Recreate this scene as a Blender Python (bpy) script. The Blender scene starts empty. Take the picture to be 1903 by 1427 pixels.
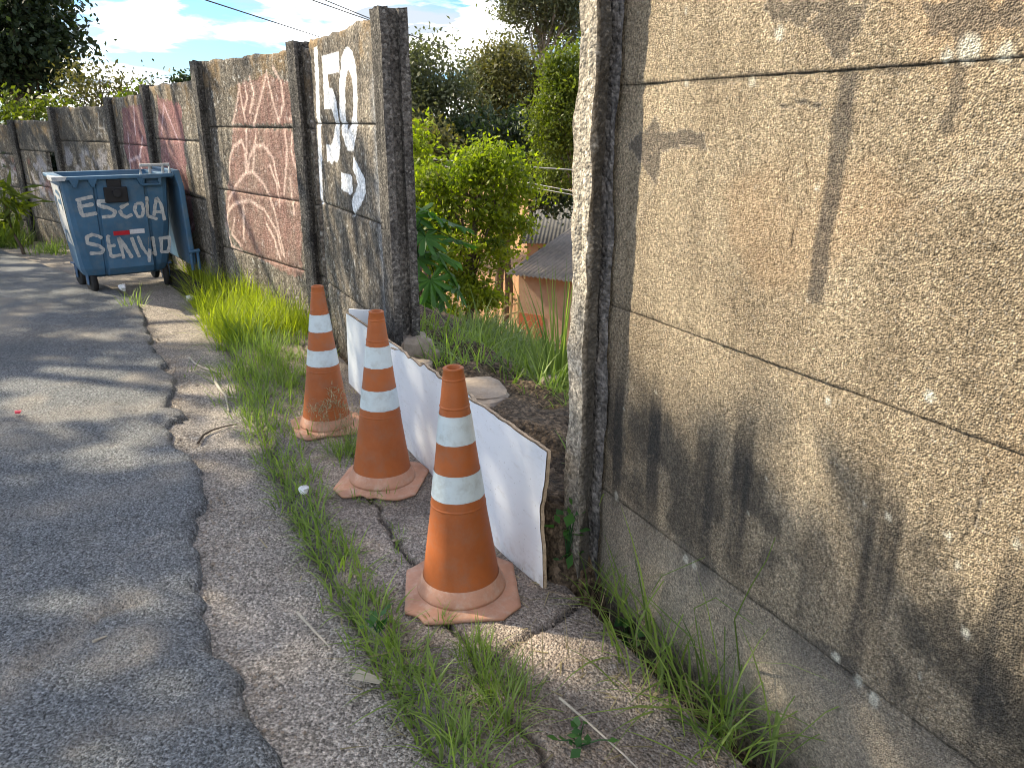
import bpy, math, random
import numpy as np
from mathutils import Vector, Matrix

rng = np.random.default_rng(7)
random.seed(7)
D = bpy.data
SC = bpy.context.scene
COL = SC.collection
R = math.radians

# ------------------------------------------------------------------ camera
CAM_H = 1.5
FPX = 1429.0                                   # focal length in photo pixels (1903 wide)
PITCH = math.atan(488 / 1429.0)
cam = D.cameras.new('camera'); cam.sensor_width = 36; cam.lens = 36 * FPX / 1903
cam.clip_start = .05; cam.clip_end = 3000
camo = D.objects.new('camera', cam); COL.objects.link(camo)
camo.location = (0, 0, CAM_H); camo.rotation_euler = (math.pi / 2 - PITCH, 0, 0)
SC.camera = camo

# ------------------------------------------------------------------ sky + sun
SUN_XY = np.array([-.915, .403]); SUN_XY = SUN_XY / np.linalg.norm(SUN_XY)
SUN_EL = R(38)
SUN = np.array([SUN_XY[0] * math.cos(SUN_EL), SUN_XY[1] * math.cos(SUN_EL), math.sin(SUN_EL)])
w = D.worlds.new('World'); SC.world = w; w.use_nodes = True
nt = w.node_tree; nt.nodes.clear()


def N(tree, typ, ins=None, **kw):
    n = tree.nodes.new(typ)
    for k, v in kw.items(): setattr(n, k, v)
    for k, v in (ins or {}).items():
        s = n.inputs[k]
        if isinstance(v, bpy.types.NodeSocket): tree.links.new(v, s)
        elif isinstance(v, bpy.types.Node): tree.links.new(v.outputs[0], s)
        else: s.default_value = v
    return n


def ramp(tree, fac, stops, interp='LINEAR'):
    n = tree.nodes.new('ShaderNodeValToRGB'); tree.links.new(fac, n.inputs[0])
    cr = n.color_ramp; cr.interpolation = interp
    while len(cr.elements) < len(stops): cr.elements.new(.5)
    for e, (p, c) in zip(cr.elements, stops):
        e.position = p
        e.color = (c, c, c, 1) if isinstance(c, (int, float)) else tuple(c) + (1,)
    return n


def mixc(tree, fac, a, b, blend='MIX'):
    n = tree.nodes.new('ShaderNodeMix'); n.data_type = 'RGBA'; n.blend_type = blend
    for s, v in ((n.inputs[0], fac), (n.inputs[6], a), (n.inputs[7], b)):
        if isinstance(v, bpy.types.NodeSocket): tree.links.new(v, s)
        elif isinstance(v, (int, float)): s.default_value = v
        else: s.default_value = tuple(v) + (1,)
    return n.outputs[2]


def math_(tree, op, a, b=0.0, c=None, clamp=False):
    n = tree.nodes.new('ShaderNodeMath'); n.operation = op; n.use_clamp = clamp
    for s, v in zip(n.inputs, (a, b, c)):
        if v is None: continue
        if isinstance(v, bpy.types.NodeSocket): tree.links.new(v, s)
        else: s.default_value = v
    return n.outputs[0]


sky = N(nt, 'ShaderNodeTexSky', sky_type='NISHITA', sun_disc=False, sun_elevation=SUN_EL,
        sun_rotation=math.atan2(SUN_XY[0], SUN_XY[1]), air_density=1.0, dust_density=.6, ozone_density=1.2)
tc = N(nt, 'ShaderNodeTexCoord')
sep = N(nt, 'ShaderNodeSeparateXYZ', {0: tc.outputs['Generated']})
zz = math_(nt, 'ADD', math_(nt, 'MAXIMUM', sep.outputs[2], 0.0), .16)
cx = math_(nt, 'DIVIDE', sep.outputs[0], zz); cy = math_(nt, 'DIVIDE', sep.outputs[1], zz)
cv = N(nt, 'ShaderNodeCombineXYZ', {0: cx, 1: cy, 2: 3.7})
cn = N(nt, 'ShaderNodeTexNoise', {'Vector': cv.outputs[0], 'Scale': 1.15, 'Detail': 9.0, 'Roughness': .56, 'Distortion': .25})
cr_ = ramp(nt, cn.outputs[0], [(.46, 0.0), (.61, 1.0)])
cn2 = N(nt, 'ShaderNodeTexNoise', {'Vector': cv.outputs[0], 'Scale': 2.6, 'Detail': 6.0})
ccol = ramp(nt, cn2.outputs[0], [(.40, (1.55, 1.66, 1.8)), (.62, (13.5, 12.9, 12.0))])
skyt = mixc(nt, 1.0, sky.outputs[0], (.19, .285, .40), 'MULTIPLY')
skym = mixc(nt, math_(nt, 'MULTIPLY', cr_.outputs[0], .9), skyt, ccol.outputs[0])
bg = N(nt, 'ShaderNodeBackground', {0: skym, 'Strength': .135})
wo = N(nt, 'ShaderNodeOutputWorld', {0: bg})

sl = D.lights.new('sun', 'SUN'); sl.energy = 2.6; sl.angle = R(.53); sl.color = (1.0, .87, .65)
so = D.objects.new('sun', sl); COL.objects.link(so)
so.rotation_euler = Vector(SUN).to_track_quat('Z', 'Y').to_euler()
SC.view_settings.view_transform = 'Standard'; SC.view_settings.look = 'None'
SC.view_settings.exposure = 2.0; SC.view_settings.gamma = 1
SC.view_settings.use_curve_mapping = False
SC.render.engine = 'CYCLES'
SC.cycles.filter_width = 1.0
SC.cycles.max_bounces = 8; SC.cycles.transparent_max_bounces = 4

# ------------------------------------------------------------------ helpers
cT, sT = math.cos(PITCH), math.sin(PITCH)


def ray(px, py):
    dx = (px - 951.5) / FPX; dy = -(py - 713.5) / FPX
    return np.array([dx, cT + dy * sT, -sT + dy * cT])


EYE = np.array([0, 0, CAM_H])


def onground(px, py, z=0.0):
    r = ray(px, py); return EYE + r * ((z - CAM_H) / r[2])


def onplane(px, py, p, n):
    r = ray(px, py); return EYE + r * (np.dot(p - EYE, n) / np.dot(r, n))


def atY(px, py, Y):
    r = ray(px, py); return EYE + r * (Y / r[1])


def hash2(ix, iy, seed):
    h = (ix.astype(np.int64) * 374761393 + iy.astype(np.int64) * 668265263 + seed * 974711) & 0x7fffffff
    h = ((h ^ (h >> 13)) * 1274126177) & 0x7fffffff
    return ((h ^ (h >> 16)) & 0xffff) / 65535.0


def vnoise(x, y, seed=0):
    x = np.asarray(x, float); y = np.asarray(y, float)
    ix = np.floor(x); iy = np.floor(y); fx = x - ix; fy = y - iy
    fx = fx * fx * (3 - 2 * fx); fy = fy * fy * (3 - 2 * fy)
    a = hash2(ix, iy, seed); b = hash2(ix + 1, iy, seed); c = hash2(ix, iy + 1, seed); d = hash2(ix + 1, iy + 1, seed)
    return (a * (1 - fx) + b * fx) * (1 - fy) + (c * (1 - fx) + d * fx) * fy


def fbm(x, y, seed=0, oct=4):
    s = 0; a = .5; t = 0
    for o in range(oct):
        s = s + a * vnoise(x * 2 ** o + 17.3 * o, y * 2 ** o - 9.1 * o, seed + o); t += a; a *= .5
    return s / t


def sstep(a, b, x):
    t = np.clip((x - a) / (b - a), 0, 1); return t * t * (3 - 2 * t)


def tag(o, label, cat, group=None, kind=None):
    if label: o['label'] = label
    if cat: o['category'] = cat
    if group: o['group'] = group
    if kind: o['kind'] = kind
    return o


def worldloc(o):
    v = np.zeros(3)
    while o is not None:
        v = v + np.array(o.location); o = o.parent
    return v


def thing(name, label, cat, loc, group=None):
    o = D.objects.new(name, None); COL.objects.link(o); o.location = tuple(loc)
    o.empty_display_size = .1
    return tag(o, label, cat, group)


def mk(name, V, F, mat, parent=None, smooth=False, attrs=None, loc=None):
    """one mesh object; V in world coordinates"""
    V = np.asarray(V, float)
    base = worldloc(parent) if parent is not None else np.zeros(3)
    l = np.asarray(loc, float) if loc is not None else base
    me = D.meshes.new(name)
    W = V - l
    if isinstance(F, np.ndarray):
        k = F.shape[1]
        me.vertices.add(len(W)); me.vertices.foreach_set('co', W.astype(np.float32).ravel())
        me.loops.add(F.size); me.loops.foreach_set('vertex_index', F.astype(np.int32).ravel())
        me.polygons.add(len(F)); me.polygons.foreach_set('loop_start', np.arange(0, F.size, k, dtype=np.int32))
        me.polygons.foreach_set('loop_total', np.full(len(F), k, dtype=np.int32))
        me.update(calc_edges=True)
    else:
        me.from_pydata([tuple(v) for v in W], [], [tuple(int(i) for i in f) for f in F])
    if smooth:
        me.polygons.foreach_set('use_smooth', np.ones(len(me.polygons), dtype=bool))
    for an, (dom, arr) in (attrs or {}).items():
        arr = np.asarray(arr, np.float32)
        if arr.ndim == 1:
            a = me.attributes.new(an, 'FLOAT', dom); a.data.foreach_set('value', arr)
        else:
            a = me.attributes.new(an, 'FLOAT_COLOR', dom); a.data.foreach_set('color', arr.ravel())
    me.validate()
    if mat: me.materials.append(mat)
    o = D.objects.new(name, me); COL.objects.link(o)
    if parent is not None:
        o.parent = parent; o.location = tuple(l - base)
    else:
        o.location = tuple(l)
    return o


def join(parts):
    Vs, Fs, n = [], [], 0
    for V, F in parts:
        V = np.asarray(V, float)
        Vs.append(V); Fs += [tuple(int(i) + n for i in f) for f in F]; n += len(V)
    return np.vstack(Vs), Fs


def gridF(nu, nv, off=0):
    a = np.arange(nu * nv).reshape(nu, nv)
    return np.stack([a[:-1, :-1], a[1:, :-1], a[1:, 1:], a[:-1, 1:]], -1).reshape(-1, 4) + off


BOXF = [(0, 3, 2, 1), (4, 5, 6, 7), (0, 1, 5, 4), (1, 2, 6, 5), (2, 3, 7, 6), (3, 0, 4, 7)]


def box8(P):            # 8 corners: bottom 4 ccw, top 4 ccw
    return np.asarray(P, float), BOXF


def box(c, s, ax=(1, 0), jit=0):
    ax = np.array(ax, float); ax = ax / np.linalg.norm(ax); ay = np.array([-ax[1], ax[0]])
    P = []
    for z in (-1, 1):
        for a, b in ((-1, -1), (1, -1), (1, 1), (-1, 1)):
            q = ax * a * s[0] / 2 + ay * b * s[1] / 2
            P.append([c[0] + q[0], c[1] + q[1], c[2] + z * s[2] / 2])
    P = np.array(P)
    if jit: P += rng.uniform(-jit, jit, P.shape)
    return box8(P)


def bevel(o, wdt=.004, seg=2):
    m = o.modifiers.new('bevel', 'BEVEL'); m.width = wdt; m.segments = seg; m.limit_method = 'ANGLE'
    return o


def tube(pts, rad, n=8, cap=True):
    pts = np.asarray(pts, float); k = len(pts)
    rad = np.full(k, rad) if np.isscalar(rad) else np.asarray(rad, float)
    V = []; up = np.array([0.13, .21, 1.0])
    for i in range(k):
        t = pts[min(i + 1, k - 1)] - pts[max(i - 1, 0)]; t = t / (np.linalg.norm(t) + 1e-9)
        a = np.cross(t, up); 
        if np.linalg.norm(a) < 1e-3: a = np.cross(t, [1, 0, 0])
        a /= np.linalg.norm(a); b = np.cross(t, a)
        for j in range(n):
            th = 2 * math.pi * j / n
            V.append(pts[i] + rad[i] * (a * math.cos(th) + b * math.sin(th)))
    F = []
    for i in range(k - 1):
        for j in range(n):
            F.append((i * n + j, i * n + (j + 1) % n, (i + 1) * n + (j + 1) % n, (i + 1) * n + j))
    if cap:
        F.append(tuple(range(n - 1, -1, -1))); F.append(tuple((k - 1) * n + j for j in range(n)))
    return np.array(V), F


def lathe(prof, n=40, c=(0, 0, 0), tilt=None):
    V = []
    for r, z in prof:
        for j in range(n):
            th = 2 * math.pi * j / n
            V.append([r * math.cos(th), r * math.sin(th), z])
    V = np.array(V)
    if tilt is not None: V = V @ np.array(tilt).T
    V = V + np.array(c)
    F = []
    for i in range(len(prof) - 1):
        for j in range(n):
            F.append((i * n + j, i * n + (j + 1) % n, (i + 1) * n + (j + 1) % n, (i + 1) * n + j))
    return V, F


def inpoly(x, y, poly):
    poly = np.asarray(poly); inside = np.zeros(x.shape, bool); j = len(poly) - 1
    for i in range(len(poly)):
        xi, yi = poly[i][:2]; xj, yj = poly[j][:2]
        cond = ((yi > y) != (yj > y)) & (x < (xj - xi) * (y - yi) / (yj - yi + 1e-12) + xi)
        inside ^= cond; j = i
    return inside


def dpoly(x, y, pts):
    """distance to a polyline"""
    d = np.full(x.shape, 1e9)
    for (x0, y0), (x1, y1) in zip(pts[:-1], pts[1:]):
        dx, dy = x1 - x0, y1 - y0; L = dx * dx + dy * dy + 1e-12
        t = np.clip(((x - x0) * dx + (y - y0) * dy) / L, 0, 1)
        d = np.minimum(d, np.hypot(x - x0 - t * dx, y - y0 - t * dy))
    return d


# ------------------------------------------------------------------ materials
def newmat(name):
    m = D.materials.new(name); m.use_nodes = True
    t = m.node_tree; t.nodes.clear()
    return m, t


def finish(t, col, rough=.9, bump=None, spec=.25, metal=0.0):
    b = N(t, 'ShaderNodeBsdfPrincipled', {'Roughness': rough, 'Specular IOR Level': spec, 'Metallic': metal})
    if isinstance(col, bpy.types.NodeSocket): t.links.new(col, b.inputs['Base Color'])
    else: b.inputs['Base Color'].default_value = tuple(col) + (1,)
    if bump is not None: t.links.new(bump, b.inputs['Normal'])
    N(t, 'ShaderNodeOutputMaterial', {0: b.outputs[0]})
    return b


def pos(t, sx=1, sy=1, sz=1):
    g = N(t, 'ShaderNodeTexCoord')
    return N(t, 'ShaderNodeMapping', {0: g.outputs['Object'], 'Scale': (sx, sy, sz)}).outputs[0]


def concrete(name, dark, light, grain=130.0, bumpd=.004, streak=.5, paint=True, speck=.25, moss=0.0, big=1.6):
    m, t = newmat(name)
    p = pos(t)
    big_ = N(t, 'ShaderNodeTexNoise', {'Vector': p, 'Scale': big, 'Detail': 7.0, 'Roughness': .62})
    col = ramp(t, big_.outputs[0], [(.32, dark), (.66, light)]).outputs[0]
    ps = pos(t, 7, 7, .55)
    st = N(t, 'ShaderNodeTexNoise', {'Vector': ps, 'Scale': 1.5, 'Detail': 5.0, 'Roughness': .6})
    sr = ramp(t, st.outputs[0], [(.42, 0.0), (.68, 1.0)]).outputs[0]
    col = mixc(t, math_(t, 'MULTIPLY', sr, streak), col, tuple(np.array(dark) * .42))
    vo = N(t, 'ShaderNodeTexVoronoi', {'Vector': p, 'Scale': grain, 'Randomness': 1.0})
    fine = N(t, 'ShaderNodeTexNoise', {'Vector': p, 'Scale': grain * .55, 'Detail': 4.0, 'Roughness': .7})
    gr = ramp(t, fine.outputs[0], [(.33, .42), (.5, 1.0), (.67, 1.7)]).outputs[0]
    col = mixc(t, 1.0, col, gr, 'MULTIPLY')
    sep_ = N(t, 'ShaderNodeSeparateColor', {0: vo.outputs['Color']})
    col = mixc(t, 1.0, col, ramp(t, sep_.outputs[1], [(.1, .68), (.5, .98), (.9, 1.36)]).outputs[0], 'MULTIPLY')
    sp = ramp(t, sep_.outputs[0], [(.9, 0.0), (.97, 1.0)]).outputs[0]
    col = mixc(t, math_(t, 'MULTIPLY', sp, speck), col, (.62, .58, .5))
    if paint:
        at = N(t, 'ShaderNodeAttribute', attribute_name='Paint')
        wn = N(t, 'ShaderNodeTexNoise', {'Vector': p, 'Scale': 60.0, 'Detail': 3.0, 'Roughness': .7})
        wr = ramp(t, wn.outputs[0], [(.28, .6), (.45, 1.0)]).outputs[0]
        pg = mixc(t, .65, at.outputs['Color'], gr, 'MULTIPLY')
        col = mixc(t, math_(t, 'MULTIPLY', at.outputs['Alpha'], wr, clamp=True), col, pg)
    h = math_(t, 'ADD', math_(t, 'MULTIPLY', vo.outputs['Distance'], -.8), math_(t, 'MULTIPLY', fine.outputs[0], 1.3))
    mid = N(t, 'ShaderNodeTexNoise', {'Vector': p, 'Scale': grain * .16, 'Detail': 3.0})
    h = math_(t, 'ADD', h, math_(t, 'MULTIPLY', mid.outputs[0], .7))
    bp = N(t, 'ShaderNodeBump', {'Strength': 1.0, 'Distance': bumpd, 'Height': h})
    finish(t, col, .95, bp.outputs[0], .15)
    return m


M = {}
M['wall'] = concrete('pebbled_concrete', (.285, .225, .152), (.51, .415, .285), 260, .0085, .36, True, .3)
M['wall_old'] = concrete('weathered_concrete', (.125, .108, .088), (.31, .265, .205), 75, .006, .75, True, .35, big=2.2)
M['post'] = concrete('post_concrete', (.27, .235, .185), (.45, .395, .31), 110, .005, .35, True, .25, big=3.0)
M['post_old'] = concrete('dark_post_concrete', (.055, .052, .05), (.15, .135, .115), 90, .006, .7, False, .2, big=3.0)
M['mortar'] = concrete('mortar', (.08, .075, .07), (.22, .2, .18), 90, .008, .3, False, .1, big=6)


def ground_mat(name, dark, light, stain, grain, bumpd, speckc, specka, big=1.2, pebble=.9, attr=None):
    m, t = newmat(name)
    p = pos(t)
    a = N(t, 'ShaderNodeTexNoise', {'Vector': p, 'Scale': big, 'Detail': 8.0, 'Roughness': .62, 'Distortion': .4})
    col = ramp(t, a.outputs[0], [(.3, dark), (.62, light)]).outputs[0]
    b_ = N(t, 'ShaderNodeTexNoise', {'Vector': p, 'Scale': big * 3.1, 'Detail': 6.0, 'Roughness': .7, 'Distortion': .8})
    col = mixc(t, ramp(t, b_.outputs[0], [(.56, 0.0), (.74, .7)]).outputs[0], col, stain)
    vo = N(t, 'ShaderNodeTexVoronoi', {'Vector': p, 'Scale': grain})
    f = N(t, 'ShaderNodeTexNoise', {'Vector': p, 'Scale': grain * .8, 'Detail': 3.0, 'Roughness': .7})
    gr = ramp(t, f.outputs[0], [(.32, .30), (.5, 1.0), (.68, 1.9)]).outputs[0]
    col = mixc(t, 1.0, col, gr, 'MULTIPLY')
    sp = N(t, 'ShaderNodeSeparateColor', {0: vo.outputs['Color']})
    col = mixc(t, 1.0, col, ramp(t, sp.outputs[1], [(.1, .62), (.5, .98), (.9, 1.45)]).outputs[0], 'MULTIPLY')
    k = ramp(t, sp.outputs[0], [(pebble, 0.0), (min(pebble + .06, 1), 1.0)]).outputs[0]
    col = mixc(t, math_(t, 'MULTIPLY', k, specka), col, speckc)
    if attr:
        at = N(t, 'ShaderNodeAttribute', attribute_name=attr)
        col = mixc(t, math_(t, 'MULTIPLY', at.outputs['Alpha'], ramp(t, f.outputs[0], [(.3, .5), (.55, 1.0)]).outputs[0], clamp=True), col,
                   mixc(t, .6, at.outputs['Color'], gr, 'MULTIPLY'))
    h = math_(t, 'ADD', math_(t, 'MULTIPLY', vo.outputs['Distance'], -1.0), math_(t, 'MULTIPLY', f.outputs[0], 1.0))
    md = N(t, 'ShaderNodeTexNoise', {'Vector': p, 'Scale': grain * .12, 'Detail': 4.0})
    h = math_(t, 'ADD', h, math_(t, 'MULTIPLY', md.outputs[0], 2.0))
    bp = N(t, 'ShaderNodeBump', {'Strength': 1.0, 'Distance': bumpd, 'Height': h})
    finish(t, col, .93, bp.outputs[0], .2)
    return m


M['asphalt'] = ground_mat('asphalt', (.118, .128, .133), (.20, .206, .206), (.27, .25, .22), 150, .009, (.36, .36, .36), .5, 1.1, .93, 'Dust')
M['pavement'] = ground_mat('pavement_concrete', (.21, .184, .155), (.33, .292, .247), (.17, .137, .106), 135, .006, (.55, .52, .46), .6, 1.7, .93, 'Dust')
M['soil'] = ground_mat('soil', (.05, .036, .024), (.105, .075, .048), (.2, .13, .07), 60, .012, (.3, .22, .15), .5, 1.5, .93, 'Dust')


def boardmat():
    m, t = newmat('white_melamine'); p = pos(t)
    a = N(t, 'ShaderNodeTexNoise', {'Vector': p, 'Scale': 4.0, 'Detail': 6.0})
    col = ramp(t, a.outputs[0], [(.3, (.74, .77, .80)), (.7, (.82, .84, .86))]).outputs[0]
    v = N(t, 'ShaderNodeTexVoronoi', {'Vector': p, 'Scale': 60.0}); sp = N(t, 'ShaderNodeSeparateColor', {0: v.outputs['Color']})
    spot = math_(t, 'MULTIPLY', math_(t, 'LESS_THAN', v.outputs['Distance'], .13), math_(t, 'GREATER_THAN', sp.outputs[0], .6))
    col = mixc(t, math_(t, 'MULTIPLY', spot, .55), col, (.32, .29, .24))
    q = pos(t, 3, 3, 14); sc = N(t, 'ShaderNodeTexNoise', {'Vector': q, 'Scale': 3.0, 'Detail': 9.0, 'Roughness': .8})
    col = mixc(t, ramp(t, sc.outputs[0], [(.54, 0.0), (.72, .6)]).outputs[0], col, (.52, .50, .46))
    g = N(t, 'ShaderNodeTexCoord'); sz_ = N(t, 'ShaderNodeSeparateXYZ', {0: g.outputs['Object']})
    spl = N(t, 'ShaderNodeTexNoise', {'Vector': p, 'Scale': 26.0, 'Detail': 6.0, 'Roughness': .7})
    lowz = math_(t, 'MULTIPLY', math_(t, 'SUBTRACT', .16, sz_.outputs[2]), 4.5, clamp=True)
    col = mixc(t, math_(t, 'MULTIPLY', lowz, ramp(t, spl.outputs[0], [(.46, 0.0), (.66, .9)]).outputs[0]), col, (.36, .29, .22))
    finish(t, col, .4, None, .4)
    return m


def plain(name, c, rough=.6, var=.12, scale=6.0, bumpd=0.0, bscale=60.0, spec=.35, metal=0.0, dirt=None, dirta=.4):
    m, t = newmat(name); p = pos(t)
    a = N(t, 'ShaderNodeTexNoise', {'Vector': p, 'Scale': scale, 'Detail': 6.0, 'Roughness': .65})
    c = np.array(c)
    col = ramp(t, a.outputs[0], [(.3, c * (1 - var)), (.7, c * (1 + var))]).outputs[0]
    if dirt is not None:
        b_ = N(t, 'ShaderNodeTexNoise', {'Vector': p, 'Scale': scale * 2.7, 'Detail': 8.0, 'Roughness': .72})
        col = mixc(t, ramp(t, b_.outputs[0], [(.48, 0.0), (.72, dirta)]).outputs[0], col, dirt)
    bp = None
    if bumpd:
        q = N(t, 'ShaderNodeTexNoise', {'Vector': p, 'Scale': bscale, 'Detail': 5.0, 'Roughness': .65})
        bp = N(t, 'ShaderNodeBump', {'Strength': 1.0, 'Distance': bumpd, 'Height': q.outputs[0]}).outputs[0]
    finish(t, col, rough, bp, spec, metal)
    return m


M['bin'] = plain('blue_plastic', (.046, .118, .20), .55, .22, 3, .0015, 22, .35, 0, (.13, .16, .18), .6)
M['bin_dark'] = plain('dark_blue_plastic', (.03, .075, .15), .55, .15, 4)
M['black'] = plain('black_plastic', (.014, .014, .016), .6, .2, 8)
M['rubber'] = plain('rubber', (.018, .017, .016), .85, .2, 12)
M['metal'] = plain('galvanised_metal', (.42, .42, .42), .45, .15, 12, 0, 0, .5, .7)
M['whitepaint'] = plain('chalky_white_paint', (.46, .46, .44), .9, .15, 14, .0006, 120, .2, 0, (.10, .16, .23), .85)
M['sticker_red'] = plain('red_reflective', (.42, .015, .03), .35, .1, 20)
M['sticker_white'] = plain('white_reflective', (.6, .6, .63), .35, .1, 20, dirt=(.3, .3, .33), dirta=.4)
M['cone'] = plain('orange_rubber', (.37, .103, .026), .55, .18, 5, .0008, 90, .3, 0, (.27, .13, .075), .7)
M['cone_base'] = plain('dusty_orange_rubber', (.48, .255, .165), .8, .2, 9, .0012, 60, .2, 0, (.54, .40, .31), .85)
M['band'] = plain('white_band', (.56, .625, .62), .4, .07, 9, .0005, 40, .4, 0, (.36, .37, .33), .6)
M['board'] = boardmat()
M['fibre'] = plain('brown_fibreboard', (.48, .36, .24), .9, .3, 30, .003, 120, .15, 0, (.1, .06, .035), .7)
M['stone'] = plain('broken_concrete', (.33, .27, .21), .95, .25, 9, .006, 40, .15, 0, (.2, .14, .09), .5)
M['stick'] = plain('dry_stick', (.42, .37, .29), .9, .25, 20)
M['stick_dark'] = plain('dark_stick', (.07, .05, .036), .9, .25, 20)
M['paper'] = plain('white_paper', (.72, .72, .72), .8, .05, 20)
M['redlitter'] = plain('red_plastic', (.5, .03, .06), .5, .1, 20)
M['house'] = plain('plastered_clay_wall', (.33, .235, .165), .95, .16, 1.4, .004, 18, .15, 0, (.28, .15, .085), .6)
M['brick'] = plain('red_clay', (.33, .11, .055), .95, .2, 4, .003, 30, .15)
M['roof'] = plain('fibre_cement_roof', (.27, .235, .195), .9, .2, 1.1, .002, 12, .2, 0, (.12, .115, .11), .7)
M['roof_dark'] = plain('dark_weathered_roof', (.13, .125, .115), .9, .2, 1.1, .002, 12, .15, 0, (.07, .068, .065), .7)
M['woodpost'] = plain('fence_wood', (.42, .30, .14), .9, .2, 8)
M['bark'] = plain('bark', (.11, .085, .062), .95, .3, 9, .01, 30, .1)
M['bark_grey'] = plain('pale_bark', (.24, .22, .19), .95, .25, 9, .006, 30, .1)
M['wire'] = plain('wire', (.03, .03, .03), .6, .1, 3)
M['wire_pale'] = plain('pale_wire', (.3, .3, .3), .5, .1, 3)
M['dark'] = plain('near_black', (.02, .02, .02), .9, .2, 6)  # plain near-black colour for the window box


def leafmat(name, dark, light, trans=.35, tcol=None, rough=.5):
    m, t = newmat(name)
    at = N(t, 'ShaderNodeAttribute', attribute_name='tint')
    col = ramp(t, at.outputs['Fac'], [(0.0, dark), (1.0, light)]).outputs[0]
    tc_ = mixc(t, 1.0, col, tcol or (1.5, 1.7, .5), 'MULTIPLY')
    b = N(t, 'ShaderNodeBsdfPrincipled', {'Roughness': rough, 'Specular IOR Level': .3, 'Base Color': col})
    tr = N(t, 'ShaderNodeBsdfTranslucent', {'Color': tc_})
    mx = N(t, 'ShaderNodeMixShader', {0: trans, 1: b.outputs[0], 2: tr.outputs[0]})
    N(t, 'ShaderNodeOutputMaterial', {0: mx.outputs[0]})
    return m


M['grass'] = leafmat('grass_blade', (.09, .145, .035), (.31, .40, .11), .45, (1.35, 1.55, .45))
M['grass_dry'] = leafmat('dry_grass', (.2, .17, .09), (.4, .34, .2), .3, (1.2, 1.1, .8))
M['grass_sunlit'] = leafmat('sunlit_grass', (.15, .20, .02), (.40, .46, .05), .5, (1.5, 1.6, .4))  # grass colour lifted and yellowed, sunlight of the patch put in
M['reed'] = leafmat('tall_grass', (.07, .115, .03), (.25, .31, .10), .45, (1.4, 1.6, .4))
M['lf_bush'] = leafmat('bush_leaf', (.065, .105, .012), (.33, .37, .03), .5, (1.5, 1.7, .35))
M['lf_dark'] = leafmat('dark_leaf', (.016, .028, .014), (.05, .075, .03), .25, (1.3, 1.5, .5))
M['lf_olive'] = leafmat('olive_leaf', (.05, .055, .02), (.17, .16, .055), .35, (1.4, 1.4, .6))
M['lf_grey'] = leafmat('grey_green_leaf', (.05, .062, .032), (.165, .175, .085), .35, (1.3, 1.4, .7))
M['lf_mid'] = leafmat('mid_green_leaf', (.045, .07, .012), (.165, .20, .028), .42, (1.5, 1.6, .4))
M['lf_papaya'] = leafmat('papaya_leaf', (.03, .09, .03), (.08, .19, .04), .4, (1.4, 1.6, .4))

# ------------------------------------------------------------------ the lie of the land
DW = np.array([-.4456, .8952]); NW = np.array([.8952, .4456])      # along the wall, and away from the road
P0 = onground(1100, 1085)[:2]
LAT0 = float(P0 @ NW)


def zroad(x, y):
    t = y - 7.0
    return -.055 * .5 * (t + np.sqrt(t * t + 1.0))


def wallpt(s, e=0.0):                     # s along the wall, e behind its face
    return P0 + DW * s + NW * e


EDGE_PX = [(560, 1600), (520, 1427), (497, 1385), (470, 1340), (462, 1300), (448, 1265), (432, 1243), (410, 1240), (400, 1215), (390, 1170),
           (380, 1120), (372, 1080), (368, 1040), (365, 1000), (372, 968), (386, 935), (384, 905), (374, 880), (362, 858), (336, 843), (326, 832), (321, 808),
           (317, 790), (322, 782), (345, 789), (352, 782), (343, 772), (316, 768), (313, 757), (322, 742), (328, 728), (327, 705), (308, 697), (303, 688),
           (312, 684), (306, 674), (289, 660), (282, 645), (284, 635), (276, 625), (272, 605), (268, 590), (262, 572), (250, 556), (225, 545)]
EDGE = np.array([onground(*p)[:2] for p in EDGE_PX])
# keep it a function of y
o_ = np.argsort(EDGE[:, 1]); EDGE = EDGE[o_]


def edgeX(y):
    y = np.asarray(y, float)
    x = np.interp(y, EDGE[:, 1], EDGE[:, 0])
    x = np.where(y > EDGE[-1, 1], EDGE[-1, 0] - (y - EDGE[-1, 1]) * .95, x)
    x = np.where(y < EDGE[0, 1], EDGE[0, 0] + (EDGE[0, 1] - y) * .1, x)
    return x + (fbm(y * 14, y * 0 + 3, 5, 3) - .5) * .05


def lat(x, y): return x * NW[0] + y * NW[1] - LAT0
def along(x, y): return (x - P0[0]) * DW[0] + (y - P0[1]) * DW[1]


# terrain: one sheet to the horizon
def spread(dense, step, far, k):
    a = list(dense); s = step
    while a[-1] < far: s *= k; a.append(a[-1] + s)
    b = []; s = step; v = a[0]
    while v > -far: s *= k; v -= s; b.append(v)
    return np.array(b[::-1] + a)


gx = spread(np.arange(-1.5, 2.2, .03), .03, 700, 1.17)
gy = spread(np.arange(1.2, 6.5, .03), .03, 900, 1.15)
X, Y = np.meshgrid(gx, gy, indexing='ij')


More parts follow.
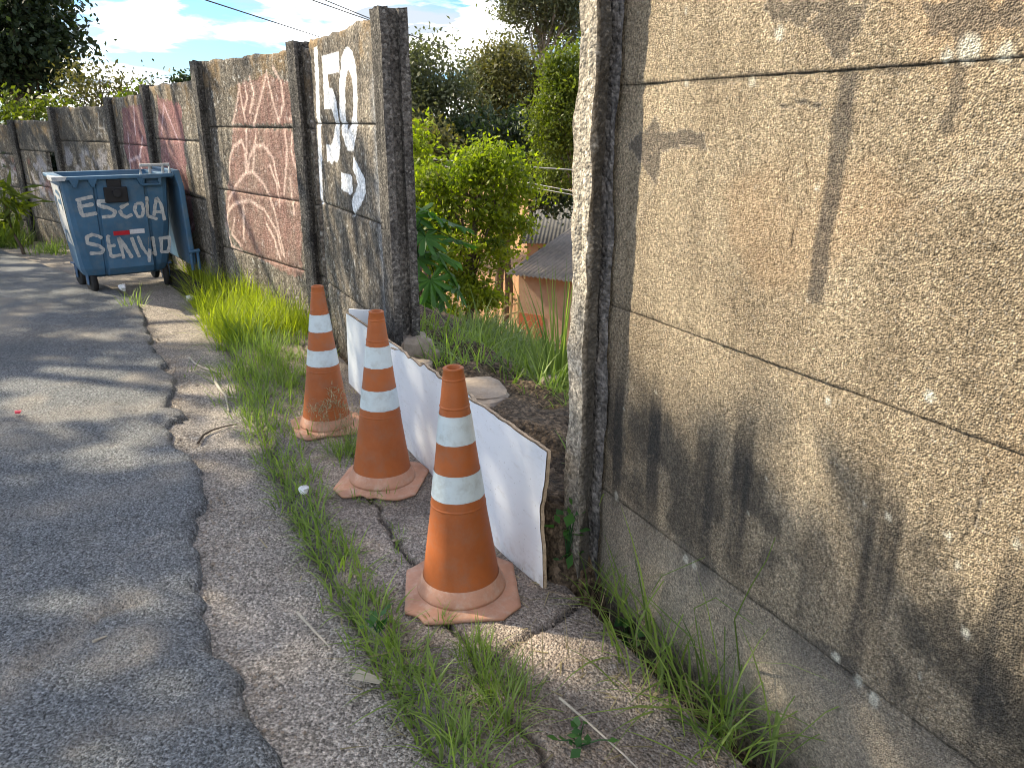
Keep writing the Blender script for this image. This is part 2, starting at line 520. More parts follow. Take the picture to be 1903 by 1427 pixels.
def zground(x, y):
    u = lat(x, y); s = along(x, y)
    zr = zroad(x, np.minimum(y, 14)) - .07
    # bank of soil piled behind the boards, then a hillside going down to a terrace
    zh = .33 - .57 * np.maximum(u - .35, 0) - .02 * np.maximum(s - 2, 0)
    zh = np.maximum(zh, -6.1 + .02 * np.sin(x))
    zh = zh + .3 * np.maximum(u - 32, 0) * np.exp(-np.maximum(u - 32, 0) / 70)
    mound = sstep(-.21, -.12, u)
    gap = sstep(-.15, .12, s) * (1 - sstep(1.9, 2.3, s))
    front = np.where(u < .1, gap, 1.0)
    hh = zh + (fbm(x * 5, y * 5, 3) - .5) * .16 + (fbm(x * 1.1, y * 1.1, 9) - .5) * .35 * sstep(.4, 2.0, u)
    m = mound * front
    return zr * (1 - m) + np.where(u > -.21, hh, 0) * m


Z = zground(X, Y)
V = np.stack([X, Y, Z], -1).reshape(-1, 3)
u_ = lat(X, Y)
dust = np.zeros(X.shape + (4,))
o1 = sstep(2.2, 4.5, u_)
dust[..., 0] = .42; dust[..., 1] = .235; dust[..., 2] = .115; dust[..., 3] = o1 * .95
green = sstep(30, 45, u_)
for c_, v_ in enumerate((.05, .07, .025)): dust[..., c_] = dust[..., c_] * (1 - green) + v_ * green
far_ = 1 - sstep(-7.5, -6, u_)
for c_, v_ in enumerate((.09, .09, .04)): dust[..., c_] = dust[..., c_] * (1 - far_) + v_ * far_
dust[..., 3] = np.maximum(dust[..., 3], far_ * .9)
g = mk('ground', V, gridF(len(gx), len(gy)), M['soil'], smooth=True, attrs={'Dust': ('POINT', dust.reshape(-1, 4))})
tag(g, 'brown soil bank and hillside falling away behind the gap in the wall', 'ground', kind='structure')

# road: asphalt sheet whose ragged edge lies as a lip on the concrete strip
ys = np.concatenate([np.arange(.3, 3.2, .011), np.arange(3.2, 7.2, .018), np.arange(7.2, 26, .15)])
ts = [-.035, -.012, -.002, .006, .014, .024, .04, .06]
st_ = .024
while ts[-1] < 9: ts.append(ts[-1] + st_); st_ *= 1.045 if ts[-1] < 3 else 1.2
ts = np.array(ts)
prof = np.interp(ts, [-.035, -.012, -.002, .006, .014, .024, .04, .07, .3], [-.05, -.045, -.01, .02, .033, .039, .043, .045, .045])
YY, TT = np.meshgrid(ys, ts, indexing='ij')
XX = edgeX(YY) - TT
ZZ = zroad(XX, YY) + prof[None, :] + (fbm(XX * 9, YY * 9, 31) - .5) * .016 + (fbm(XX * 1.3, YY * 1.3, 33) - .5) * .03
# sunken worn areas and cracks
RC = [[onground(*p)[:2] for p in q] for q in (
    [(0, 1310), (90, 1240), (140, 1200), (200, 1160), (260, 1140)],
    [(120, 1427), (190, 1380), (330, 1370), (470, 1340)],
    [(0, 985), (120, 960), (240, 935), (330, 890)],
    [(0, 800), (150, 780), (300, 772)],
    [(0, 640), (120, 630), (280, 640)])]
for q, wd, dp in zip(RC, (.022, .012, .01, .014, .015), (.02, .008, .006, .006, .006)):
    ZZ -= dp * np.exp(-(dpoly(XX + (fbm(XX * 12, YY * 12, 40) - .5) * .06, YY, q) / wd) ** 2)
dust = np.zeros(XX.shape + (4,))
dust[..., :3] = (.33, .295, .245)
wear_dapple = np.zeros(XX.shape)
for q, wd, a in zip(RC, (.06, .04, .1, .16, .2), (.9, .4, .35, .5, .4)):
    wear_dapple = np.maximum(wear_dapple, a * np.exp(-(dpoly(XX + (fbm(XX * 8, YY * 8, 44) - .5) * .15, YY - .02, q) / wd) ** 2))
wp = onground(240, 1225); wear_dapple = np.maximum(wear_dapple, .75 * np.exp(-((np.hypot(XX - wp[0], YY - wp[1]) - .07) / .05) ** 2))
wp = onground(40, 830); wear_dapple = np.maximum(wear_dapple, .5 * np.exp(-(np.hypot((XX - wp[0]) / 1.6, (YY - wp[1]) / .6) / .22) ** 2))
wear_dapple = wear_dapple * (.3 + 1.2 * fbm(XX * 16, YY * 16, 45))
wear_dapple = np.maximum(wear_dapple, .85 * sstep(.55, .75, fbm(XX * 2.3 + 5, YY * 2.3, 50, 5)) * sstep(2.4, 5, YY))  # dusty blotches that also paint sunlit dapples into the road colour
dust[..., 3] = np.clip(wear_dapple, 0, 1)
rd = mk('road', np.stack([XX, YY, ZZ], -1).reshape(-1, 3), gridF(*XX.shape), M['asphalt'], smooth=True,
        attrs={'Dust': ('POINT', dust.reshape(-1, 4))})
tag(rd, 'worn grey asphalt road with a ragged edge over the concrete strip', 'road', kind='structure')

# pavement: gutter strip and cracked slabs
CR = [[onground(*p)[:2] for p in q] for q in (
    [(600, 700), (650, 840), (690, 935), (716, 985), (745, 1035), (800, 1140), (822, 1175), (862, 1222), (920, 1330), (1000, 1427), (1060, 1530)],
    [(1090, 1140), (1030, 1185), (985, 1205), (940, 1240), (905, 1270), (870, 1310)],
    [(545, 640), (600, 690)], )]
GRASSLINE = [onground(*p)[:2] for p in [(420, 560), (430, 640), (455, 700), (490, 780), (520, 860), (550, 930), (590, 1010), (640, 1100), (700, 1200), (770, 1310), (840, 1427), (900, 1550)]]
ys = np.concatenate([np.arange(.5, 4.2, .014), np.arange(4.2, 9, .03), np.arange(9, 18, .2)])
vs = np.concatenate([np.linspace(0, 1, 150)])
YY, VVv = np.meshgrid(ys, vs, indexing='ij')
xl = edgeX(YY) - .25
xr = np.where(YY < 5.5, (LAT0 - .13 - YY * NW[1]) / NW[0], 0)
xr5 = (LAT0 - .13 - 5.5 * NW[1]) / NW[0]
xr = np.where(YY >= 5.5, xr5 - (YY - 5.5) * .82, xr)
xr = np.where(xr < xl + .3, xl + .3, xr)
XX = xl + (xr - xl) * VVv
gl = np.array(GRASSLINE); gl = gl[np.argsort(gl[:, 1])]
gX = np.interp(YY, gl[:, 1], gl[:, 0])
side = XX - gX
ZZ = zroad(XX, YY) + (fbm(XX * 6, YY * 6, 61) - .5) * .014 + (fbm(XX * 1.5, YY * 1.5, 62) - .5) * .02
ZZ += .05 * sstep(-.02, .03, side) * (1 - sstep(5, 6.5, YY)) + .006
ZZ -= .02 * np.exp(-(side / .03) ** 2)
wob = (fbm(XX * 14, YY * 14, 66) - .5) * .04
dcr = np.full(XX.shape, 1e9)
for q in CR: dcr = np.minimum(dcr, dpoly(XX + wob, YY + wob, q))
ZZ -= .022 * np.exp(-(dcr / (.002 + .009 * fbm(XX * 7, YY * 7, 67))) ** 2)
sq = np.array(CR[0]); sq = sq[np.argsort(sq[:, 1])]
cX = np.interp(YY, sq[:, 1], sq[:, 0]) - wob
ZZ += .003 * sstep(-.005, .005, XX - cX)
sq2 = np.array(CR[1]); ln = sq2[-1] - sq2[0]; far2 = ((XX - sq2[0][0]) * ln[1] - (YY - sq2[0][1]) * ln[0])
dust = np.zeros(XX.shape + (4,)); dust[..., :3] = (.045, .035, .027)
dirt = .8 * np.exp(-(dcr / .013) ** 2) + .55 * np.exp(-(side / .09) ** 2) + .8 * sstep(-.33, -.05, lat(XX, YY)) * (.3 + fbm(XX * 7, YY * 7, 71))
dirt = np.maximum(dirt, .8 * sstep(.52, .66, fbm(XX * 5, YY * 5, 70)) * sstep(0, .1, side) * .5)
red = .4 * sstep(0, .06, side) * (.4 + fbm(XX * 3, YY * 3, 73))
tot = np.clip(dirt, 0, .95) + red * (1 - np.clip(dirt, 0, .95))
for c_, v_ in enumerate((.30, .215, .165)): dust[..., c_] = (dust[..., c_] * np.clip(dirt, 0, .95) + v_ * red * (1 - np.clip(dirt, 0, .95))) / np.maximum(tot, 1e-4)
dust[..., 3] = tot
PV = np.stack([XX, YY, ZZ], -1).reshape(-1, 3)
PFq = gridF(*XX.shape)
lab = np.where(side < 0, 0, np.where(XX < cX, 1, np.where((far2 > 0) | (YY > sq2[0][1] + .1), 2, 3))).ravel()
fl = lab[PFq[:, 0]]
pv = D.objects.new('pavement', None); COL.objects.link(pv); tag(pv, 'cracked concrete pavement strip between the asphalt and the wall', 'pavement', kind='structure')
for k in range(4):
    sel = PFq[fl == k]
    if len(sel) == 0: continue
    used, inv = np.unique(sel, return_inverse=True)
    mk('slab', PV[used], inv.reshape(sel.shape), M['pavement'], pv, True, {'Dust': ('POINT', dust.reshape(-1, 4)[used])})


def surf(x, y):
    """height of whatever one walks on at x, y"""
    x = np.asarray(x, float); y = np.asarray(y, float)
    e = edgeX(y); u = lat(x, y)
    g_ = np.interp(y, gl[:, 1], gl[:, 0])
    zz_ = zroad(x, y)
    zz_ = zz_ + np.where(x < e, .03, .006) + np.where(x > g_, .05 * (y < 5.6), 0)
    return np.where((u > -.13), zground(x, y), zz_)


# ------------------------------------------------------------------ concrete walls
def extrude_profile(P2, z0, z1, frame, seed, jag=.006, nz=60, lean=(0, 0)):
    """profile in (s, e) -> post standing on frame(s,e)->xy with ragged edges"""
    P2 = np.asarray(P2, float); k = len(P2); V = []
    for i in range(nz + 1):
        z = z0 + (z1 - z0) * i / nz
        js = (fbm(np.arange(k) * 1.3 + seed, np.full(k, z * 7.0), seed, 5) - .5) * 2 * jag + (fbm(np.arange(k) * .7 + seed, np.full(k, z * 30.0), seed + 8, 3) - .5) * .9 * jag
        je = (fbm(np.arange(k) * 3.1 + seed, np.full(k, z * 6.0 + 40), seed + 3, 4) - .5) * 1.2 * jag
        for j in range(k):
            xy = frame(P2[j][0] + js[j] + lean[0] * z, P2[j][1] + je[j] + lean[1] * z)
            V.append([xy[0], xy[1], z + (fbm(np.array([j * .9]), np.array([seed + .3]), seed)[0] - .5) * (.02 if i == nz else 0)])
    F = []
    for i in range(nz):
        for j in range(k):
            F.append((i * k + j, i * k + (j + 1) % k, (i + 1) * k + (j + 1) % k, (i + 1) * k + j))
    F.append(tuple(range(k - 1, -1, -1))); F.append(tuple(nz * k + j for j in range(k)))
    return np.array(V), F


def subdivide_profile(P2, step=.02):
    out = []
    for a, b in zip(P2, P2[1:] + P2[:1]):
        a = np.array(a); b = np.array(b); n = max(1, int(np.linalg.norm(b - a) / step))
        for i in range(n): out.append(a + (b - a) * i / n)
    return out


def hpost(c, wf, wb=.1, d0=-.085, d1=-.045, d2=.012, d3=.06, web=.022):
    return [(c - wf / 2, d0), (c + wf / 2, d0), (c + wf / 2, d1), (c + web, d1 + .01), (c + web, d2), (c + wb / 2, d2 + .005), (c + wb / 2, d3),
            (c - wb / 2, d3), (c - wb / 2, d2 + .005), (c - web, d2), (c - web, d1 + .01), (c - wf / 2, d1)]


def panel(name, parent, mat, frame, s0, s1, z0, z1, step, seed, painter=None, amp=.006, thick=.05, topjag=0.0, chipd=.008):
    """precast panel: finely modelled road face, plain back; frame(s, e) -> xy"""
    ns = max(2, int(abs(s1 - s0) / step) + 1); nz = max(2, int((z1 - z0) / step) + 1)
    S, Zg = np.meshgrid(np.linspace(s0, s1, ns), np.linspace(z0, z1, nz), indexing='ij')
    E = (fbm(S * 5, Zg * 5, seed) - .5) * amp * 2 + (fbm(S * 38, Zg * 38, seed + 7, 3) - .5) * amp
    db = np.minimum(Zg - z0, z1 - Zg)
    chip = .018 + .03 * (fbm(S * 9, Zg * 2 + seed, seed + 11, 4) - .42)
    E = E + chipd * np.clip(1 - db / np.maximum(chip, .004), 0, 1) ** 1.2
    Zt = Zg + np.where(Zg > z1 - step * .5, (fbm(S * 8, S * 0, seed + 5, 4) - .5) * topjag, 0)
    xy = P = None
    x0, y0 = frame(S, E); Vf = np.stack([x0, y0, Zt], -1).reshape(-1, 3)
    xb, yb = frame(S, np.full(S.shape, thick)); Vb = np.stack([xb, yb, Zt], -1)
    idx = np.arange(ns * nz).reshape(ns, nz)
    ring = np.concatenate([idx[:, 0], idx[-1, 1:], idx[-2::-1, -1], idx[0, -2:0:-1]])
    Vbr = Vb.reshape(-1, 3)[ring]; nb = len(Vf); m = len(ring)
    F = gridF(ns, nz)
    rr = np.arange(m)
    Fs = np.stack([ring, nb + rr, nb + (rr + 1) % m, ring[(rr + 1) % m]], -1)
    cidx = [0, ns - 1, ns - 1 + nz - 1, 2 * (ns - 1) + nz - 1]
    Fb = np.array([[nb + cidx[0], nb + cidx[3], nb + cidx[2], nb + cidx[1]]])
    Fall = np.vstack([F, Fs, Fb])
    paint = np.zeros((nb + m, 4))
    if painter is not None: paint[:nb] = painter(S, Zg).reshape(-1, 4)
    o = mk(name, np.vstack([Vf, Vbr]), Fall, mat, parent, False, {'Paint': ('POINT', paint)})
    sm = np.zeros(len(o.data.polygons), bool); sm[:len(F)] = True
    o.data.polygons.foreach_set('use_smooth', sm)
    return o


class Painter:
    def __init__(s, S, Z): s.S, s.Z = S, Z; s.c = np.zeros(S.shape + (4,)); s.c[..., :3] = .3
    def put(s, col, a):
        a = np.clip(a, 0, 1); A = s.c[..., 3]; out = a + A * (1 - a)
        for k in range(3):
            s.c[..., k] = np.where(out > 1e-4, (col[k] * a + s.c[..., k] * A * (1 - a)) / np.maximum(out, 1e-4), s.c[..., k])
        s.c[..., 3] = out


def frameR(s, e): return P0[0] + DW[0] * s + NW[0] * e, P0[1] + DW[1] * s + NW[1] * e
NW3 = np.array([NW[0], NW[1], 0]); DW3 = np.array([DW[0], DW[1], 0]); P03 = np.array([P0[0], P0[1], 0])


def sz(px, py, e=0.0):
    q = onplane(px, py, P03 + NW3 * e, NW3); return float((q - P03) @ DW3), float(q[2])


def inter(col, *pts): return [sz(*p) for p in pts]


LICHEN = [(1450, 62, 9), (1397, 153, 8), (1760, 105, 9), (1798, 90, 17), (1868, 100, 12), (1275, 155, 5), (1518, 350, 6), (1728, 737, 9), (1537, 745, 7), (1145, 922, 10),
          (1607, 935, 5), (1650, 960, 5), (1762, 996, 6), (1778, 1050, 6), (1795, 1177, 9), (1555, 1222, 9), (1597, 1265, 9), (1625, 1298, 12), (1275, 1040, 8), (1425, 890, 3),
          (1390, 955, 3), (1275, 20, 5), (1220, 730, 4), (1160, 760, 3), (1290, 1050, 8), (1712, 1258, 4), (1500, 560, 3), (1390, 440, 3), (1890, 1010, 6)]
LICH = [(sz(x, y), r * sz_ if False else r * .0011) for x, y, r in LICHEN for sz_ in (1,)]
STREAK = inter(0, (1575, 150), (1556, 290), (1535, 420), (1515, 545))
STREAK2 = inter(0, (1790, 100), (1775, 180), (1765, 235))
ARROWF = inter(0, (1168, 275), (1205, 235), (1222, 215), (1228, 245), (1312, 245), (1312, 275), (1230, 278), (1222, 340), (1205, 318))
TOP_SHADE = [inter(0, (1420, 0), (1600, 0), (1590, 60), (1560, 110), (1530, 120), (1495, 40), (1440, 45)),
         inter(0, (1680, 0), (1903, 0), (1903, 60), (1830, 50), (1790, 110), (1770, 60), (1700, 55))]
CRACKW = [inter(0, (1437, 195), (1452, 197), (1490, 190), (1530, 200), (1570, 195)), inter(0, (1497, 305), (1492, 380), (1478, 420), (1472, 470)),
          inter(0, (1835, 860), (1815, 960), (1790, 1010))]
SCRATCH = [inter(0, (1680, 400), (1750, 350), (1850, 280), (1903, 250)), inter(0, (1740, 355), (1800, 350), (1903, 340)), inter(0, (1170, 440), (1215, 340)),
           inter(0, (1254, 0), (1250, 90))]


LEV_R = [-.25, .378, .984, 1.591, 2.2]


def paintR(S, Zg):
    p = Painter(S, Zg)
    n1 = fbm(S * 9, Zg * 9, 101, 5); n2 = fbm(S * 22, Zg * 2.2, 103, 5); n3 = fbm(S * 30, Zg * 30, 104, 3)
    # damp dark band with runs above the third joint, cleaner grey course below it
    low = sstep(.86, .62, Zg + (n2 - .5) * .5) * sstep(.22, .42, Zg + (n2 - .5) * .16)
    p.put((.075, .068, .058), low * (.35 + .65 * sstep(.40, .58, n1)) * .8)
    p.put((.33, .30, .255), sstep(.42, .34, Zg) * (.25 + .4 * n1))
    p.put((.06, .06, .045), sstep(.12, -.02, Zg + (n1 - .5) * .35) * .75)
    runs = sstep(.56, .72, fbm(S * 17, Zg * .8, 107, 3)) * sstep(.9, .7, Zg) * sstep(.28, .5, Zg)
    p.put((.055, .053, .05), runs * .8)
    # broad pale wash of rust and sand
    p.put((.46, .30, .17), sstep(.55, .72, fbm(S * 3, Zg * 3, 109)) * .3 * sstep(.7, .9, Zg))
    d = dpoly(S + (n3 - .5) * .012, Zg, STREAK); wd = .028 * (1 - .35 * (1.5 - Zg))
    p.put((.085, .078, .072), sstep(.030, .016, d) * .75)
    d = dpoly(S + (n3 - .5) * .02, Zg, STREAK2); p.put((.09, .08, .07), sstep(.022, .01, d) * .6)
    dS = S + (n3 - .5) * .02; dZ = Zg + (n1 - .5) * .03
    p.put((.105, .095, .088), inpoly(dS, dZ, ARROWF) * .7)
    for q in TOP_SHADE: p.put((.1, .09, .082), inpoly(S + (n1 - .5) * .12, Zg + (n3 - .5) * .05, q) * .62)  # foliage shadow along the wall top, painted into the panel colour
    for k_, zj in enumerate(LEV_R[1:4]): p.put((.05, .045, .04), sstep(.010, .002, np.abs(Zg - zj + (n1 - .5) * .012)) * (.25 + .9 * sstep(.4, .6, fbm(S * 11, S * 0 + k_, 117 + k_, 4))) * (.5, .25, .6)[k_])
    for q in CRACKW: p.put((.03, .026, .022), sstep(.0045, .001, dpoly(S + (n3 - .5) * .02, Zg + (n1 - .5) * .02, q)) * .9)
    for q in SCRATCH: p.put((.5, .42, .31), sstep(.012, .003, dpoly(S + (n3 - .5) * .03, Zg, q)) * .45)
    for (s0, z0), r in LICH:
        d = np.hypot(S - s0, (Zg - z0) * .85) + (n3 - .5) * r * .8
        p.put((.66, .63, .52), sstep(r * 1.3, r * .9, d) * (.55 + .6 * n1))
    return p.c


wr = thing('concrete_wall', 'near pebbled concrete panel wall with a broken-edged end post, right of the gap', 'wall', (P0[0], P0[1], 0))
SR0, SR1 = .045, -2.0
for i in range(4):
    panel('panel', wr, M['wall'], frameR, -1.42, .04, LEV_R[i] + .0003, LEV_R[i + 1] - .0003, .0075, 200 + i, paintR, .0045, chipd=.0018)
for i in range(4):
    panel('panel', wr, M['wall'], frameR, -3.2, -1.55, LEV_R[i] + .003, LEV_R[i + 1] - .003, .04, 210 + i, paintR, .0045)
for i in range(1, 4):
    c = wallpt(-.7, .03); mk('mortar_joint', *box((c[0], c[1], LEV_R[i]), (1.46, .02, .03), DW), M['mortar'], wr)
    c = wallpt(-2.37, .03); mk('mortar_joint', *box((c[0], c[1], LEV_R[i]), (1.6, .02, .03), DW), M['mortar'], wr)


def post(parent, frame, P2, z0, z1, seed, mat, jag, nz=90, lean=(0, 0), name='post'):
    sp = subdivide_profile(P2); V, F = extrude_profile(sp, z0, z1, frame, seed, jag, nz, lean)
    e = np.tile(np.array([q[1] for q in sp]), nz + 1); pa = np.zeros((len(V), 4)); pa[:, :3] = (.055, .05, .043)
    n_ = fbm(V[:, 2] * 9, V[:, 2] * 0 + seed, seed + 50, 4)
    pa[:, 3] = sstep(-.085, -.07, e) * (.75 + .4 * n_) + .75 * sstep(.75, .2, V[:, 2] + (n_ - .5) * .5) * (e < -.07) * .6  # moss on the sides, with the shade of sides and groove put into the colour
    o = mk(name, V, F, mat, parent, False, {'Paint': ('POINT', np.clip(pa, 0, .95))}); return o


pp = [(-.040, -.088), (.050, -.088), (.048, -.050), (.020, -.040), (.020, .010), (.06, .012), (.06, .065), (-.04, .065), (-.04, .053), (.001, .053), (.001, -.028), (-.034, -.046)]
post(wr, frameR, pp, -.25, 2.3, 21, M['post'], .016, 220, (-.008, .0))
# strip of filling mortar squeezed between post and panels
V, F = extrude_profile(subdivide_profile([(-.058, -.014), (-.012, -.03), (-.004, -.03), (-.004, -.008), (-.02, -.004)], .015), -.25, 2.15, frameR, 37, .014, 120)
mk('mortar_strip', V, F, M['mortar'], wr)
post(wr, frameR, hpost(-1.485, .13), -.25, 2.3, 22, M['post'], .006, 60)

# ---- the left run of wall, bending away
NODES = [wallpt(1.87), wallpt(3.65), np.array([-2.63, 7.0]), np.array([-3.72, 8.4]), np.array([-4.80, 9.8]), np.array([-6.18, 11.0]),
         np.array([-7.49, 12.2]), np.array([-9.28, 13.2])]
TOPS = [1.992, 1.965, 1.838, 1.757, 1.668, 1.505, 1.44]
PITCH_ = .513
wl = thing('concrete_wall', 'long stained concrete panel wall with painted number and pink graffiti, left of the gap', 'wall', (NODES[0][0], NODES[0][1], 0))
DIG = lambda pts: [sz(540 + x / 3.757, 40 + y / 3.757) for x, y in pts]
ONE = DIG([(162, 180), (188, 178), (206, 640), (228, 1275), (205, 1280), (188, 780)])
FIVE = DIG([(222, 240), (335, 210), (340, 360), (262, 370), (268, 462), (298, 475), (322, 560), (338, 680), (346, 860), (340, 940), (322, 985), (300, 975), (285, 1000), (270, 972), (252, 985),
            (248, 862), (285, 862), (305, 800), (308, 690), (285, 610), (235, 612), (232, 420)])
ZERO = DIG([(352, 260), (372, 195), (405, 178), (435, 215), (462, 320), (471, 520), (462, 760), (437, 905), (400, 900), (366, 800), (345, 640), (342, 420)])
ZIN = DIG([(405, 338), (430, 400), (438, 520), (434, 660), (408, 762), (388, 690), (379, 520), (386, 400)])
ARH = DIG([(436, 940), (472, 1010), (515, 1100), (524, 1192), (490, 1285), (443, 1360), (428, 1252), (447, 1205), (470, 1140), (454, 1080), (434, 1030)])
ARS = DIG([(353, 1055), (428, 1078), (434, 1200), (412, 1208), (353, 1172)])


def stains(p, S, Zg, seed, top, k=1.0):
    n1 = fbm(S * 7, Zg * 7, seed, 5); n2 = fbm(S * 13, Zg * 1.1, seed + 2, 5)
    p.put((.06, .052, .045), sstep(.42, .7, n2) * sstep(-.3, .8, Zg / top + (n1 - .5)) * .55 * k)
    p.put((.33, .21, .09), sstep(.52, .7, n1) * sstep(.78, .98, Zg / top) * .55 * k)
    sp = fbm(S * 40, Zg * 40, seed + 4, 2)
    p.put((.55, .53, .48), sstep(.74, .8, sp) * .7)


def paint150(S, Zg):
    p = Painter(S, Zg)
    n3 = fbm(S * 34, Zg * 34, 301, 3); n1 = fbm(S * 8, Zg * 8, 302, 4)
    stains(p, S, Zg, 310, 2.0)
    p.put((.05, .047, .046), (.25 + .5 * sstep(.35, .6, n1)) * sstep(3.45, 3.15, S) * .6)
    p.put((.3, .33, .37), sstep(2.33, 2.2, S + (n1 - .5) * .12) * sstep(1.85, 1.6, Zg) * (.2 + .5 * n1))
    dS = S + (n3 - .5) * .008; dZ = Zg + (n3 - .5) * .008
    for q in (ONE, FIVE, ARH, ARS): p.put((.80, .81, .82), np.maximum(inpoly(dS, dZ, q), dpoly(dS, dZ, q + q[:1]) < .001) * 1.0)
    p.put((.80, .81, .82), (np.maximum(inpoly(dS, dZ, ZERO), dpoly(dS, dZ, ZERO + ZERO[:1]) < .001) * ~inpoly(dS, dZ, ZIN)) * 1.0)
    return p.c


# graffiti on the second bay: positions as (fraction along the bay, height)
Gc = lambda pts: [(380 + x / 2.1625, y / 2.1625) for x, y in pts]
STRK = [[(112, 500), (130, 420), (140, 340), (152, 430), (165, 485)], [(195, 510), (225, 400), (250, 295), (272, 390), (300, 490)], [(180, 310), (198, 380), (182, 450)],
        [(275, 270), (305, 330), (318, 420), (300, 480)], [(160, 330), (170, 400), (160, 440)], [(100, 700), (102, 640), (118, 590), (150, 565), (165, 605), (165, 690)],
        [(175, 690), (182, 630), (205, 585), (240, 585), (275, 635), (300, 750)], [(168, 520), (172, 690), (130, 740), (98, 800), (92, 900)], [(205, 545), (195, 690), (240, 740), (280, 840), (322, 1030)],
        [(90, 870), (105, 835), (130, 815), (180, 805), (240, 845), (290, 925), (312, 1020)], [(352, 540), (348, 600), (360, 660), (380, 700)], [(318, 520), (332, 600), (328, 700), (318, 780)],
        [(250, 900), (282, 960), (305, 1040)], [(122, 880), (110, 940), (145, 985)], [(155, 820), (158, 960)], [(265, 665), (290, 740), (302, 830)], [(340, 480), (365, 470)],
        [(160, 840), (160, 940)], [(345, 720), (352, 800), (362, 860)], [(85, 900), (110, 990), (150, 1010)], [(195, 690), (165, 695)]]
STRK = [Gc(q) for q in STRK]
PINK = Gc([(112, 515), (350, 520), (365, 640), (388, 760), (398, 1120), (330, 1100), (150, 1000), (85, 900), (85, 800), (105, 620)])
PINK2 = Gc([(120, 500), (140, 340), (250, 300), (330, 330), (365, 500)])


def bayframe(a, b, e_off=0.0):
    d = b - a; L = np.linalg.norm(d); d = d / L; n = np.array([d[1], -d[0]])
    if n @ NW < 0: n = -n
    return (lambda s, e: (a[0] + d[0] * s + n[0] * (e + e_off), a[1] + d[1] * s + n[1] * (e + e_off))), L, d, n


def sz_bay(px, py, a, d, n):
    a3 = np.array([a[0], a[1], 0]); q = onplane(px, py, a3, np.array([n[0], n[1], 0])); return float((q - a3) @ np.array([d[0], d[1], 0])), float(q[2])


